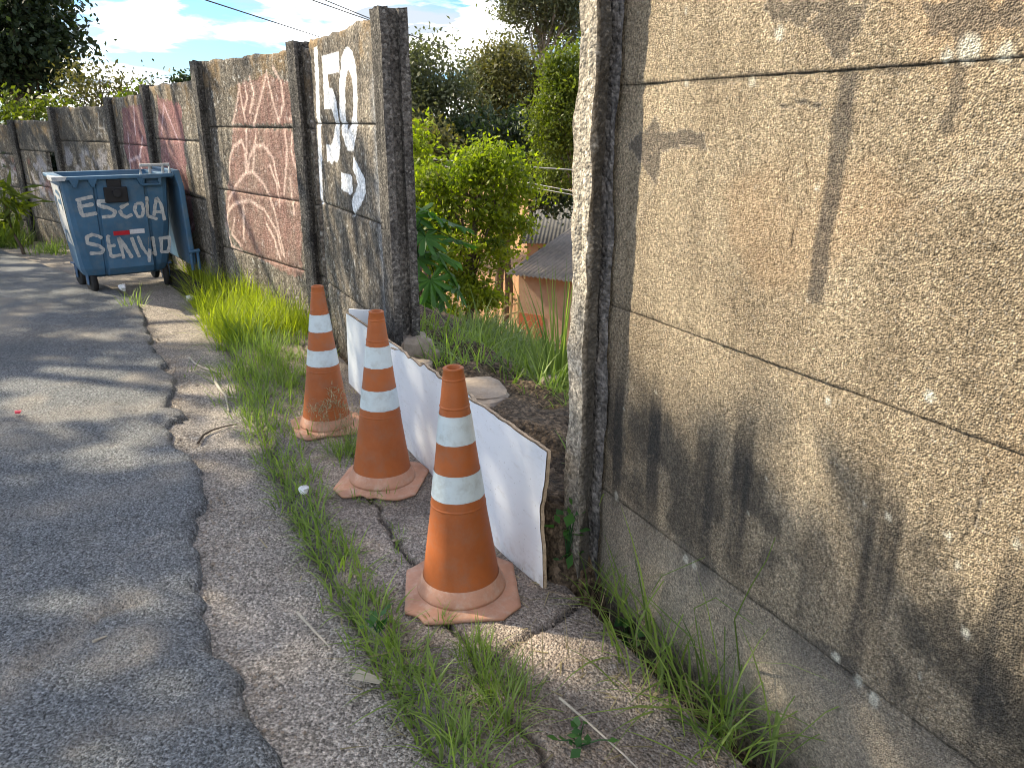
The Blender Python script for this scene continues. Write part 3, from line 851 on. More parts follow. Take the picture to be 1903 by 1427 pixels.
PINK3 = [(292, 180), (335, 195), (345, 300), (362, 430), (345, 445), (325, 400), (305, 330), (296, 255)]
PINK4 = [(226, 200), (285, 190), (300, 330), (250, 335), (232, 280)]
for b in range(7):
    a_, b_ = NODES[b], NODES[b + 1]
    fr, L, dd, nn = bayframe(a_, b_)
    ls = [TOPS[b] - PITCH_ * k for k in range(5)][::-1]
    ls[0] = min(ls[0], -.25 if b < 3 else -.7)
    if b >= 4: ls[3] = TOPS[b] - .42; ls[2] = ls[3] - .5; ls[1] = ls[2] - .5
    if b == 0: ls = [-.2, .396, .965, 1.484, 1.992]

    def painter(S, Zg, b=b, a_=a_, dd=dd, nn=nn):
        if b == 0: return paint150(S + 1.87, Zg)
        p = Painter(S, Zg); n3 = fbm(S * 30, Zg * 30, 400 + b, 3); n1 = fbm(S * 8, Zg * 8, 410 + b, 4); n2 = fbm(S * 26, Zg * 1.4, 430 + b, 4)
        stains(p, S, Zg, 420 + 5 * b, TOPS[b], .8 if b < 3 else 1.5)
        if b > 3: p.put((.07, .066, .06), (.35 + .5 * sstep(.4, .6, n1)) * sstep(.75, 1.2, Zg))
        cv_ = lambda pts: [sz_bay(x, y, a_, dd, nn) for x, y in pts]
        dS = S + (n3 - .5) * .05 + (n1 - .5) * .1; dZ = Zg + (n3 - .5) * .05
        if b == 1:
            p.put((.36, .19, .155), inpoly(dS, dZ, cv_(PINK)) * (.35 + .6 * n1) * (.75 + .6 * (n2 - .5)))
            p.put((.36, .18, .15), inpoly(dS, dZ, cv_(PINK2)) * (.25 + .4 * n2))
            for q in STRK: p.put((.74, .54, .45), sstep(.021, .008, dpoly(S + (n3 - .5) * .012, Zg, cv_(q))) * .85 * (.55 + .6 * n1))
        if b == 2:
            p.put((.27, .125, .125), inpoly(dS, dZ, cv_(PINK3)) * (.55 + .4 * n1))
            for q in ([(300, 250), (305, 195), (330, 260)], [(330, 350), (335, 420), (350, 440), (360, 415)]): p.put((.6, .42, .45), sstep(.02, .008, dpoly(S, Zg, cv_(q))) * .7)
        if b == 3:
            p.put((.21, .095, .105), inpoly(dS, dZ, cv_(PINK4)) * (.55 + .4 * n1))
            for q in ([(238, 250), (243, 320)], [(265, 255), (258, 300), (268, 330)], [(248, 200), (252, 250)], [(240, 300), (262, 290)]): p.put((.5, .4, .44), sstep(.024, .01, dpoly(S, Zg, cv_(q))) * .7)
        if b == 4:
            for q in ([(183, 210), (183, 240), (193, 238), (193, 222)], [(193, 238), (196, 250)], [(180, 256), (184, 246), (190, 256)], [(150, 215), (160, 245)]): p.put((.5, .48, .45), sstep(.016, .006, dpoly(S, Zg, cv_(q))) * .55)
            p.put((.34, .33, .35), sstep(.45, .6, n1) * sstep(1.22, 1.1, Zg) * .6)
        if b >= 5:
            p.put((.36, .34, .36), sstep(.48, .62, n1) * sstep(1.1, .95, Zg) * sstep(.3, .5, Zg) * .7)
            p.put((.3, .13, .1), sstep(.56, .66, fbm(S * 5, Zg * 5, 77 + b)) * sstep(1.0, .9, Zg) * sstep(.4, .6, Zg) * .5)
        return p.c

    step = .008 if b == 0 else (.011 if b == 1 else .02)
    for i in range(4):
        s0, s1 = .03, L - .03
        if b == 5 and i == 2:       # a piece of this panel has been broken out
            panel('panel', wl, M['wall_old'], fr, .62, s1, ls[i] + .003, ls[i + 1] - .003, step, 500 + 10 * b + i, painter, .006)
            continue
        panel('panel', wl, M['wall_old'], fr, s0, s1, ls[i] + .003, ls[i + 1] - (.003 if i < 3 else 0), step, 500 + 10 * b + i, painter, .006, topjag=.05 if i == 3 else 0)
    for i in range(1, 4):
        if b == 5: continue
        c = fr(L / 2, .032); mk('mortar_joint', *box((c[0], c[1], ls[i]), (L - .08, .018, .03), dd), M['mortar'], wl)
    zt = 1.995
    wf = .15 if b == 0 else .12
    mt = M['post_old']
    post(wl, fr, hpost(.12 if b == 1 else 0, wf, d0=-.085 if b == 0 else -.068), -.3 if b < 4 else -.8, zt if b == 0 else max(TOPS[b], TOPS[b - 1]) + (.012 if b < 3 else .01), 40 + b, mt, .007, 80)
for o_w in (wr, wl): o_w['kind'] = 'thing'

# kerb stone by the container
kb = onground(318, 530); kv = onground(352, 556)
kd = (kv - kb)[:2]; kl = np.linalg.norm(kd)
V, F = join([box(((kb[0] + kv[0]) / 2 + .06, (kb[1] + kv[1]) / 2 + .05, .04), (kl + .35, .13, .16), kd, .008)])
tag(bevel(mk('kerb', V, F, M['pavement'], loc=(kb[0], kb[1], 0)), .015), 'short grey kerb stone beside the bright grass and blue container', 'kerb', kind='thing')

# ------------------------------------------------------------------ waste container
BA = R(35.5); bu = np.array([math.cos(BA), math.sin(BA)]); bl = np.array([-math.sin(BA), math.cos(BA)])
pTop = atY(214, 326, 7.0); gz = float(zroad(0, 7.2)) + .03
C0 = np.array([pTop[0], pTop[1]])                       # middle of the near end's top edge
HT = pTop[2]                                            # rim height
WT, LT = .89, .84
ZB = .17


def bp(u, l, z):   # u across the end face, l lengthwise (0 = near end), z up
    q = C0 + bu * u + bl * l; return [q[0], q[1], z]


bn = thing('waste_container', 'blue four-wheeled waste container with white painted words, lid hanging open by the wall', 'waste container', bp(0, LT / 2, gz))


def ring_at(z, ins, bev):
    hw = WT / 2 - ins * .62; l0 = ins; l1 = LT - ins
    return [bp(-hw + bev, l0, z), bp(-.24, l0, z), bp(.24, l0, z), bp(hw - bev, l0, z), bp(hw, l0 + bev, z), bp(hw, l1 - bev, z), bp(hw - bev, l1, z), bp(-hw + bev, l1, z), bp(-hw, l1 - bev, z), bp(-hw, l0 + bev, z)]


def ring_pts(z, ins, bev, rib):
    """outline with the end face split by two upright grooves"""
    hw = WT / 2 - ins * .62; l0 = ins; l1 = LT - ins
    g1, g2 = -.175, .235; gw = .008
    P = [bp(-hw + bev, l0, z)]
    for g in (g1, g2):
        P += [bp(g - gw * 2, l0, z), bp(g - gw, l0 + .014, z), bp(g + gw, l0 + .014, z), bp(g + gw * 2, l0 - rib * (g < 0), z)]
        if g < 0: P += [bp(.0, l0 - rib, z), bp(g2 - gw * 2.2, l0 - rib, z)]
    P += [bp(hw - bev, l0, z), bp(hw - bev * .3, l0 + bev * .3, z), bp(hw, l0 + bev, z), bp(hw, LT / 2, z), bp(hw, l1 - bev, z), bp(hw - bev, l1, z), bp(0, l1, z), bp(-hw + bev, l1, z), bp(-hw, l1 - bev, z),
          bp(-hw, LT / 2, z), bp(-hw, l0 + bev, z), bp(-hw + bev * .3, l0 + bev * .3, z)]
    return P


rings = []
for z, ins, bev, rib in ((ZB - .03, .20, .10, .0), (ZB, .14, .10, .04), (ZB + .06, .11, .09, .05), (ZB + .14, .095, .08, .03), (ZB + .3, .075, .07, .022), (.6, .055, .06, .016), (.85, .035, .05, .012), (HT - .05, .02, .05, .008), (HT - .02, .015, .05, .008)):
    rings.append(ring_pts(z, ins, bev, rib))
for z, ins in ((HT - .02, .055), (.6, .11), (ZB + .1, .17)): rings.append(ring_pts(z, ins, .05, 0))
k = len(rings[0]); V = np.array([p for r_ in rings for p in r_]); F = []
for i in range(len(rings) - 1):
    for j in range(k): F.append((i * k + j, i * k + (j + 1) % k, (i + 1) * k + (j + 1) % k, (i + 1) * k + j))
F.append(tuple(range(k - 1, -1, -1))); F.append(tuple((len(rings) - 1) * k + j for j in range(k)))
body = mk('body', V, F, M['bin'], bn); bevel(body, .006, 2)
# rim: a flat collar with small brackets
def ring_bars(z, h, w_, ex):
    hw = WT / 2 + ex; l0 = -ex; l1 = LT + ex
    ps = []
    for (u0, v0), (u1, v1) in (((-hw, l0), (hw, l0)), ((hw, l0), (hw, l1)), ((hw, l1), (-hw, l1)), ((-hw, l1), (-hw, l0))):
        d = np.array([u1 - u0, v1 - v0]); L = np.linalg.norm(d); d /= L; nn_ = np.array([-d[1], d[0]])
        q0 = np.array([u0, v0]); q1 = np.array([u1, v1])
        Pc = [q0 - nn_ * w_ * .0, q1 - nn_ * 0, q1 + nn_ * w_ - d * w_, q0 + nn_ * w_ + d * w_]
        ps.append(box8([bp(*c, z) for c in Pc] + [bp(*c, z + h) for c in Pc]))
    return ps
V, F = join(ring_bars(HT - .03, .03, .085, .03))
rim = mk('rim', V, F, M['bin'], bn); bevel(rim, .006)
bk = []
for u in (-.33, -.19, .2):
    bk.append(box8([bp(u - .01, -.022, HT - .09), bp(u + .01, -.022, HT - .09), bp(u + .015, .03, HT - .09), bp(u - .015, .03, HT - .09),
                    bp(u - .035, -.032, HT - .028), bp(u + .035, -.032, HT - .028), bp(u + .035, .03, HT - .028), bp(u - .035, .03, HT - .028)]))
for q in bk: mk('rim_bracket', *q, M['bin'], bn)
# white droppings-like paint on the near left corner of the rim
V, F = join([box8([bp(-.496, -.033, HT - .032), bp(-.40, -.033, HT - .032), bp(-.41, .05, HT - .032), bp(-.496, .3, HT - .032), bp(-.497, -.034, HT + .002), bp(-.38, -.034, HT + .002), bp(-.42, .05, HT + .002), bp(-.497, .34, HT + .002)])])
mk('paint_patch', V, F, M['whitepaint'], bn)


def facept(zx, zy, off=.006):
    """a spot on the near end face, from its place on that face"""
    u = (zx - 800) / 1040 * (.89); tt = (1075 - zy) / (1075 - 205)
    z = ZB + .1 + (HT - .03 - ZB - .1) * tt
    ins = np.interp(z, [ZB, ZB + .06, ZB + .14, ZB + .3, .6, .85, HT - .02], [.14, .11, .095, .075, .055, .035, .015])
    rib = np.interp(z, [ZB, ZB + .06, ZB + .14, ZB + .3, .6, .85, HT], [.04, .055, .03, .022, .016, .012, .008]) if -.16 < u < .22 else 0
    return np.array(bp(u * (1 - ins * .3), ins - rib - off, z))


# lifting pin plate
def facebox(x0, y0, x1, y1, dep, off=0.0):
    c = [facept(x0, y1, off), facept(x1, y1, off), facept(x1, y0, off), facept(x0, y0, off)]
    o3 = np.array([-bl[0], -bl[1], 0]) * dep
    return box8([c[0] - o3 * 0, c[1], c[1] + o3, c[0] + o3, c[3], c[2], c[2] + o3, c[3] + o3])
V, F = join([facebox(668, 285, 890, 440, .035), facebox(705, 208, 840, 300, .028)])
pn = bevel(mk('lifting_plate', V, F, M['black'], bn), .008)
c_ = facept(785, 345, .03); e_ = c_ - np.array([bl[0], bl[1], 0]) * .03
V, F = tube([c_, e_], .034, 16); mk('lifting_pin', V, F, M['black'], pn)
V, F = join([facebox(700, 735, 858, 780, .002, .004)]); mk('reflector', V, F, M['sticker_red'], bn)
V, F = join([facebox(862, 727, 1010, 775, .002, .004)]); mk('reflector', V, F, M['sticker_white'], bn)
# handle loop bracket on the face, top right, and the bar above the rim
def loop_bars(pts, r, n=6): return tube(np.array(pts + [pts[0]]), r, n, False)
V, F = join([facebox(1045, 195, 1240, 215, .045), facebox(1045, 262, 1230, 285, .045), facebox(1045, 210, 1068, 268, .045), facebox(1205, 210, 1235, 268, .045)])
bevel(mk('lid_stop', V, F, M['bin'], bn), .005)
hb = [bp(.22, .05, HT), bp(.22, .05, HT + .075), bp(.47, .07, HT + .075), bp(.47, .07, HT)]
V, F = join([tube(hb, .014, 8), tube([bp(.30, .06, HT), bp(.30, .06, HT + .07)], .012, 8), tube([bp(.41, .06, HT), bp(.41, .06, HT + .07)], .012, 8)])
mk('handle', V, F, M['whitepaint'], bn)
# lid thrown back, hanging down on the wall side
hw = WT / 2
Pl = []
for z, o0, o1 in ((.20, .085, .135), (HT - .12, .065, .115), (HT + .03, .03, .09)):
    Pl.append([bp(hw + o0, -.02, z), bp(hw + o1, -.02, z), bp(hw + o1, LT + .02, z), bp(hw + o0, LT + .02, z)])
V = np.array([p for r_ in Pl for p in r_]); F = []
for i in range(2):
    for j in range(4): F.append((i * 4 + j, i * 4 + (j + 1) % 4, (i + 1) * 4 + (j + 1) % 4, (i + 1) * 4 + j))
F += [(3, 2, 1, 0), (8, 9, 10, 11)]
ld = bevel(mk('lid', V, F, M['bin'], bn), .012)
V, F = join([box8([bp(hw + .03, .1, HT - .05), bp(hw + .11, .1, HT - .05), bp(hw + .11, .3, HT - .05), bp(hw + .03, .3, HT - .05), bp(hw + .01, .1, HT), bp(hw + .07, .1, HT), bp(hw + .07, .3, HT), bp(hw + .01, .3, HT)])])
mk('hinge', V, F, M['bin_dark'], bn)
V, F = join([tube([bp(hw + .09, -.045, .16), bp(hw + .09, -.045, .33)], .014, 8), tube([bp(hw + .15, -.045, .16), bp(hw + .15, -.045, .33)], .014, 8), tube([bp(hw + .07, -.045, .33), bp(hw + .17, -.045, .34)], .017, 8)])
mk('lid_handle', V, F, M['bin'], ld)
# wheels
for u, l in ((-.30, .22), (.34, .22), (-.33, LT - .16), (.33, LT - .16)):
    sw = R({0: 12, 1: -8, 2: 10, 3: 5}[int(u > 0) + 2 * int(l > .5)])
    ax = bu * math.cos(sw) + bl * math.sin(sw); cz = gz + .098
    c_ = np.array(bp(u, l, cz)); a3 = np.array([ax[0], ax[1], 0]); f3 = np.array([-ax[1], ax[0], 0])
    prof = [(.0, -.022), (.055, -.022), (.06, -.02), (.085, -.024), (.097, -.017), (.10, 0), (.097, .017), (.085, .024), (.06, .02), (.055, .022), (.0, .022)]
    Vl = []
    n_ = 24
    for r_, t_ in prof:
        for j in range(n_):
            th = 2 * math.pi * j / n_; Vl.append(c_ + a3 * t_ + f3 * r_ * math.cos(th) + np.array([0, 0, 1]) * r_ * math.sin(th))
    F = [(i * n_ + j, i * n_ + (j + 1) % n_, (i + 1) * n_ + (j + 1) % n_, (i + 1) * n_ + j) for i in range(len(prof) - 1) for j in range(n_)]
    wh = mk('wheel', np.array(Vl), F, M['rubber'], bn, True)
    ps = []
    for sg in (-1, 1):
        q = c_ + a3 * sg * .034
        ps.append(box8([q + f3 * -.02 + [0, 0, -.015] - a3 * .003, q + f3 * .02 + [0, 0, -.015] - a3 * .003, q + f3 * .02 + [0, 0, -.015] + a3 * .003, q - f3 * .02 + [0, 0, -.015] + a3 * .003,
                        q + f3 * -.045 + [0, 0, .12] - a3 * .003, q + f3 * .045 + [0, 0, .12] - a3 * .003, q + f3 * .045 + [0, 0, .12] + a3 * .003, q - f3 * .045 + [0, 0, .12] + a3 * .003]))
    ps.append(box((c_[0], c_[1], cz + .125), (.12, .12, .012), ax)); ps.append(tube([c_ + [0, 0, .12], c_ + [0, 0, .19]], .025, 10))
    V, F = join(ps); mk('wheel_fork', V, F, M['bin_dark'], wh)

# lettering as brushed ribbons of white paint
LET = [[(400, 402), (565, 372)], [(432, 395), (428, 470), (436, 558)], [(405, 470), (560, 448)], [(428, 560), (580, 540)],
       [(690, 425), (608, 420), (605, 468), (690, 492), (752, 535), (725, 580), (608, 582)],
       [(890, 460), (800, 500)], [(792, 520), (808, 570), (850, 600), (912, 572)],
       [(965, 462), (1020, 465), (1028, 540), (1005, 600), (962, 600), (938, 530), (962, 462)], [(1078, 398), (1070, 500), (1062, 600), (1160, 642)],
       [(1128, 605), (1150, 500), (1178, 420), (1212, 480), (1232, 660)], [(1140, 560), (1225, 570)],
       [(590, 800), (555, 775), (500, 755), (445, 775), (440, 840), (545, 875), (590, 920), (555, 955), (445, 948)],
       [(665, 785), (640, 780), (638, 880), (645, 1000)], [(640, 885), (705, 880)], [(640, 998), (745, 985)],
       [(765, 1030), (755, 900), (742, 800), (795, 900), (850, 1030)],
       [(870, 810), (895, 920), (925, 1030)], [(935, 800), (965, 920), (1005, 1000)], [(1055, 820), (1040, 950), (1015, 1090)], [(1090, 820), (1100, 1035)], [(1000, 1010), (1100, 1000)],
       [(1150, 850), (1262, 845), (1258, 930), (1235, 1000), (1165, 1000), (1175, 850)]]


def ribbons(strokes, wdt, fn, off, seed):
    Vs, Fs = [], []
    for si, st in enumerate(strokes):
        st = np.array(st, float); seg = np.linalg.norm(np.diff(st, axis=0), axis=1); T = np.concatenate([[0], np.cumsum(seg)])
        n = max(4, int(T[-1] / 10)); tt = np.linspace(0, T[-1], n)
        x = np.interp(tt, T, st[:, 0]); y = np.interp(tt, T, st[:, 1])
        dx = np.gradient(x); dy = np.gradient(y); L = np.hypot(dx, dy) + 1e-9; nx_, ny_ = -dy / L, dx / L
        wv = wdt * (.72 + .6 * fbm(tt * .03 + 31 * si, tt * 0 + seed, seed, 3))
        b0 = len(Vs)
        for i in range(n):
            ws = wv[i] * (.6 if i in (0, n - 1) else 1)
            Vs.append(fn(x[i] + nx_[i] * ws, y[i] + ny_[i] * ws, off)); Vs.append(fn(x[i] - nx_[i] * ws, y[i] - ny_[i] * ws, off))
        for i in range(n - 1): Fs.append((b0 + 2 * i, b0 + 2 * i + 1, b0 + 2 * i + 3, b0 + 2 * i + 2))
        off += .00035
    return np.array(Vs), Fs


for grp in ((0, 1, 2, 3), (4,), (5, 6), (7,), (8,), (9, 10), (11,), (12, 13, 14), (15,), (16,), (17,), (18,), (19, 20), (21,)):
    V, F = ribbons([LET[k] for k in grp], 17, facept, .004, 3 + grp[0]); mk('painted_letter', V, F, M['whitepaint'], bn)
# whitewash panel on the long side
def sidept(l, z):
    ins = np.interp(z, [ZB, .6, .85, HT], [.14, .055, .035, .015]); return bp(-(WT / 2 - ins * .62) - .005, l, z)
pts = [(.2, .22), (.4, .22), (.64, .25), (.7, .6), (.75, .97), (.5, .97), (.13, .97), (.14, .6)]
mk('whitewash', [sidept(*q) for q in pts], [tuple(range(8))], M['whitepaint'], bn)
V, F = ribbons([[(.25, .75), (.25, .9), (.5, .9)], [(.25, .82), (.45, .82)], [(.52, .72), (.6, .9), (.7, .72)], [(.2, .42), (.4, .62), (.62, .42)]], .02, lambda x, y, o: np.array(sidept(x, y)) + np.array([-bu[0], -bu[1], 0]) * (o + .002), .001, 5)
mk('side_lettering', V, F, M['bin'], bn)

# ------------------------------------------------------------------ cones
def make_cone(name, label, base, h, rot, tilt, seed, notch=None, batter=0.0):
    r0 = np.random.default_rng(seed)
    root = thing(name, label, 'traffic cone', base, 'traffic cones in front of the white boards')
    root['kind'] = 'thing'
    k = h / .80
    tx, ty = tilt
    T = np.array([[1, 0, tx], [0, 1, ty], [-tx, -ty, 1.0]])
    b = np.array(base)
    # base plate: a square with its corners cut off, dished and chipped
    nA = 96; Vp = []; A_ = .180 * k
    for ring_, (f, z) in enumerate(((.70, .022), (.82, .013), (.93, .011), (1.0, .009), (1.0, .0), (.6, .0))):
        for j in range(nA):
            th = 2 * math.pi * j / nA + rot
            c, s = abs(math.cos(th - rot)), abs(math.sin(th - rot))
            sq = A_ * 1.07 / max(c, s, (c + s) / 1.66)
            sq = sq * (1 + .02 * (fbm(np.array([j * .35]), np.array([seed * 1.7]), seed)[0] - .5))
            if notch:
                for (ja, wd, dp) in notch: sq -= dp * math.exp(-((j - ja) / wd) ** 2)
            r = f * sq if ring_ >= 2 else f * (A_ * 1.12 if ring_ else A_ * 1.08)
            wav = .008 * (fbm(np.array([math.cos(th) * 1.5 + 3]), np.array([math.sin(th) * 1.5 + seed]), seed + 5)[0] - .5) * 2 * (f > .8)
            Vp.append([r * math.cos(th), r * math.sin(th), (z + wav) * k])
    Fp = [(i * nA + j, i * nA + (j + 1) % nA, (i + 1) * nA + (j + 1) % nA, (i + 1) * nA + j) for i in range(5) for j in range(nA)]
    mk('base_plate', np.array(Vp) + b, Fp, M['cone_base'], root, True)
    # skirt between base and body (dusty), then the body
    rad = lambda z: np.interp(z, [.07, .30, .80], [.130, .096, .032]) * k
    sk = [(.152 * k, .019 * k), (.151 * k, .028 * k), (.146 * k, .04 * k), (.1385 * k, .055 * k), (.1335 * k, .068 * k), (.131 * k, .072 * k)]
    V, F = lathe([( .10 * k, .017 * k)] + sk, 64, b, T); mk('skirt', V, F, M['cone_base'], root, True)
    zs = [.072, .08, .10, .15, .2, .25, .3, .33, .345, .35]
    def sect(nm, za, zb, mat, off=0.0, top=False, n=7, edge=0.0):
        zz_ = np.linspace(za, zb, n)
        pr = [(rad(z) + off, z * k) for z in zz_]
        if top:
            pr += [(rad(zb) + .002 * k, zb * k + .003), (rad(zb) - .003, zb * k + .007), (rad(zb) - .010, zb * k + .005), (rad(zb) - .012, zb * k - .01), (rad(zb) - .012, zb * k - .3 * k)]
        V, F = lathe(pr, 64, (0, 0, 0))
        if edge:
            n64 = 64
            for row in (0, n - 1):
                for j in range(n64): V[row * n64 + j, 2] += edge * (fbm(np.array([j * .6]), np.array([row + seed * 3.1]), seed + 9)[0] - .5)
        V = V @ T.T + b
        return mk(nm, V, F, mat, root, True)
    sect('body', .071, .80, M['cone'], 0.0, True, 24)
    z1, z2, z3, z4 = .372, .462, .562, .656
    sect('reflective_band', z1, z2, M['band'], .0016, edge=.004)
    sect('reflective_band', z3, z4, M['band'], .0016, edge=.004)
    # ridge rings on the body
    for zz_ in (.34, .68, .77):
        V, F = lathe([(rad(zz_ - .004), (zz_ - .004) * k), (rad(zz_) + .0016, (zz_ - .001) * k), (rad(zz_) + .0016, (zz_ + .001) * k), (rad(zz_ + .004), (zz_ + .004) * k)], 64, b, T)
        mk('ridge', V, F, M['cone'], root, True)
    return root


def cone_at(px, py, dz=0):
    q = onground(px, py, .055); q[2] = .055 + dz; return q


g1 = onground(858, 1094, .058); g2 = onground(711, 892, .06); g3 = onground(608, 790, .06)
make_cone('traffic_cone', 'nearest orange cone with two white bands, its hollow top open towards us', g1, .752, R(6), (-.012, .0), 3, [(60, 2.0, .012)])
make_cone('traffic_cone', 'middle orange cone with a torn front edge on its dusty base', g2, .728, R(-8), (.02, .0), 4, [(68, 2.5, .02), (74, 1.5, .012)])
make_cone('traffic_cone', 'farthest orange cone, its base partly behind dry seed heads', g3, .70, R(20), (.012, .0), 5, [(70, 4, .012), (55, 3, .01)])

# ------------------------------------------------------------------ white boards closing the gap
def make_board(label, a, b, h0, h1, z0, z1, lean, seed, bend=0.0, ragged=0.0, bite=None, curl=0.0, fold=None):
    """a thin sheet from a (left foot) to b (right foot)"""
    a = np.array(a[:2]); b = np.array(b[:2]); d = b - a; L = np.linalg.norm(d); d /= L
    nrm = np.array([-d[1], d[0]]);
    if nrm @ NW > 0: nrm = -nrm                # towards the road
    nu, nv = 64, 30
    U, W = np.meshgrid(np.linspace(0, 1, nu), np.linspace(0, 1, nv), indexing='ij')
    hh = h0 + (h1 - h0) * U; zb = z0 + (z1 - z0) * U
    topj = ragged * (fbm(U * 9 + seed, W * 0 + seed, seed, 4) - .55) * sstep(.7, 1, W)
    zz_ = zb + W * (hh + topj)
    off = -lean * W * hh + bend * np.sin(U * math.pi) * (1 - .3 * W) + curl * np.exp(-U * L / .05) * 1.0
    off = off + (fbm(U * 1.2 + seed, W * .8, seed + 2) - .5) * .006
    if fold:                                   # lower right corner pressed back along a crease
        (ua_, wa_), (ub_, wb_) = fold; ax_ = (ub_ - ua_) * L; aw_ = (wb_ - wa_) * h0; ll_ = math.hypot(ax_, aw_)
        dist = ((U - ua_) * L * aw_ - (W - wa_) * h0 * ax_) / ll_
        off = off - .15 * np.maximum(dist - .03 * np.sin(U * 9) * 0, 0)
    s_ = U * L
    if bite:
        eat = bite * np.clip(fbm(W * 6 + seed, W * 0 + 3.3, seed + 4, 4) - .35, 0, 1) * sstep(.35, .6, W) * sstep(1.0, .85, W)
        s_ = s_ - eat * sstep(.9, 1.0, U)
    base_ = np.stack([a[0] + d[0] * s_ + nrm[0] * off, a[1] + d[1] * s_ + nrm[1] * off, zz_], -1)
    th = .013
    back = base_ - np.array([nrm[0], nrm[1], 0]) * th
    root = thing('white_board', label, 'board', (a[0], a[1], z0), 'white boards leaning across the gap')
    root['kind'] = 'thing'
    mk('face', base_.reshape(-1, 3), gridF(nu, nv), M['board'], root, True)
    idx = np.arange(nu * nv).reshape(nu, nv)
    ring = np.concatenate([idx[:, 0], idx[-1, 1:], idx[-2::-1, -1], idx[0, -2:0:-1]])
    m = len(ring); fr_ = base_.reshape(-1, 3)[ring]; bk_ = back.reshape(-1, 3)[ring]
    # rough core edge standing a hair proud
    ctr = base_.mean((0, 1)); out = fr_ - ctr; out[:, 2] *= 1.0; out /= np.linalg.norm(out, axis=1)[:, None]
    jj = rng.uniform(0, .003, m)[:, None] + .004 * (fr_[:, 2:3] > ctr[2])
    Vr = np.vstack([fr_ - np.array([nrm[0], nrm[1], 0]) * .0012 + out * jj, bk_ + out * jj])
    rr = np.arange(m)
    mk('edge', Vr, np.stack([rr, m + rr, m + (rr + 1) % m, (rr + 1) % m], -1), M['fibre'], root)
    mk('backing', back.reshape(-1, 3), gridF(nu, nv), M['fibre'], root, True)
    return root


bA0, bA1 = np.array([-.955, 4.25]), np.array([-.535, 3.42])
make_board('far white board with a straight clean top edge behind the farthest cone', bA0, bA1, .50, .50, -.03, -.0, .03, 11, .0, .006)
bB0, bB1 = np.array([-.575, 3.47]), np.array([-.155, 2.66])
make_board('middle white board with a torn brown top edge between the second and third cone', bB0, bB1, .49, .50, .0, .02, .05, 12, .008, .05, None, .02, ((.55, 0), (1.0, .62)))
bC0, bC1 = np.array([-.19, 2.70]), np.array([.072, 2.15])
make_board('nearest white board beside the broken post, its right edge chewed away', bC0, bC1, .51, .55, .01, -.01, .07, 13, .006, .012, .06, .02, ((.42, 0), (1.0, .60)))
# a short dark-topped piece behind the far board
V, F = join([box((-.80, 4.33, .25), (.30, .012, .44), (.86, -.2))])
tag(mk('board_offcut', V, F, M['board'], loc=(-.8, 4.33, .03)), 'small pale board piece standing behind the far white board', 'board', kind='thing')
# cut paper shape behind near board
pc = onplane(1030, 1045, P03 - NW3 * .06, NW3)
q0 = [(1012, 1030), (1022, 1022), (1022, 1048), (1030, 1050), (1036, 1036), (1052, 1038), (1050, 1054), (1034, 1062), (1014, 1064)]
V = [onplane(x, y, P03 - NW3 * .06, NW3) for x, y in q0]; Vb = [v + NW3 * .004 for v in V]
n9 = len(V); F = [tuple(range(n9)), tuple(range(2 * n9 - 1, n9 - 1, -1))] + [(i, n9 + i, n9 + (i + 1) % n9, (i + 1) % n9) for i in range(n9)]
tag(mk('paper_scrap', V + Vb, F, M['paper'], loc=pc), 'white torn plastic scrap low behind the nearest board', 'litter', kind='thing')

# ------------------------------------------------------------------ rocks, sticks, litter
def rock(label, c, s, seed, mat='stone', name='rubble_piece', rot=0.0):
    n1_, n2_ = 14, 9; Vr = []
    for i in range(n2_ + 1):
        ph = math.pi * i / n2_
        for j in range(n1_):
            th = 2 * math.pi * j / n1_
            v = np.array([math.sin(ph) * math.cos(th), math.sin(ph) * math.sin(th), math.cos(ph)])
            v = v / (np.abs(v) ** 5).sum() ** .2 * .5
            v *= 1 + .35 * (fbm(np.array([v[0] * 3 + seed]), np.array([v[1] * 3 + v[2] * 2.1]), seed, 4)[0] - .5)
            x, y = v[0] * s[0], v[1] * s[1]
            Vr.append([c[0] + x * math.cos(rot) - y * math.sin(rot), c[1] + x * math.sin(rot) + y * math.cos(rot), c[2] + v[2] * s[2]])
    F = [(i * n1_ + j, i * n1_ + (j + 1) % n1_, (i + 1) * n1_ + (j + 1) % n1_, (i + 1) * n1_ + j) for i in range(n2_) for j in range(n1_)]
    return tag(mk(name, np.array(Vr), F, M[mat], loc=c), label, 'rubble', 'rubble behind the white boards', 'thing')


def pt(px, py, d):          # a point at ground distance d along the view of a photo pixel
    r = ray(px, py); return EYE + r * (d / math.hypot(r[0], r[1]))


def hit(px, py, lift=0.0):
    for d in np.arange(2.8, 12, .02):
        q = pt(px, py, d)
        if q[2] <= float(zground(q[0], q[1])) and lat(q[0], q[1]) > -.2: return q + np.array([0, 0, lift])
    return pt(px, py, 5)


rock('big tilted lump of broken concrete at the foot of the gap post', hit(768, 660, 0.03), (.2, .16, .17), 5, rot=.5)
rock('flat pale broken slab lying behind the nearest cone', hit(892, 734, 0.02), (.24, .30, .06), 6, rot=.3)
rock('thin sunlit slab chip in front of the flat slab', hit(908, 757, 0.015), (.16, .13, .05), 7, rot=.9)
rock('small grey stone on dark soil right of the big lump', hit(803, 667, 0.02), (.09, .08, .07), 8)
rock('small stone on the soil near the tall grass', hit(1022, 720, 0.02), (.09, .08, .07), 9)
rock('pale stone under the bush by the post', hit(782, 684, 0.01), (.12, .09, .06), 10)


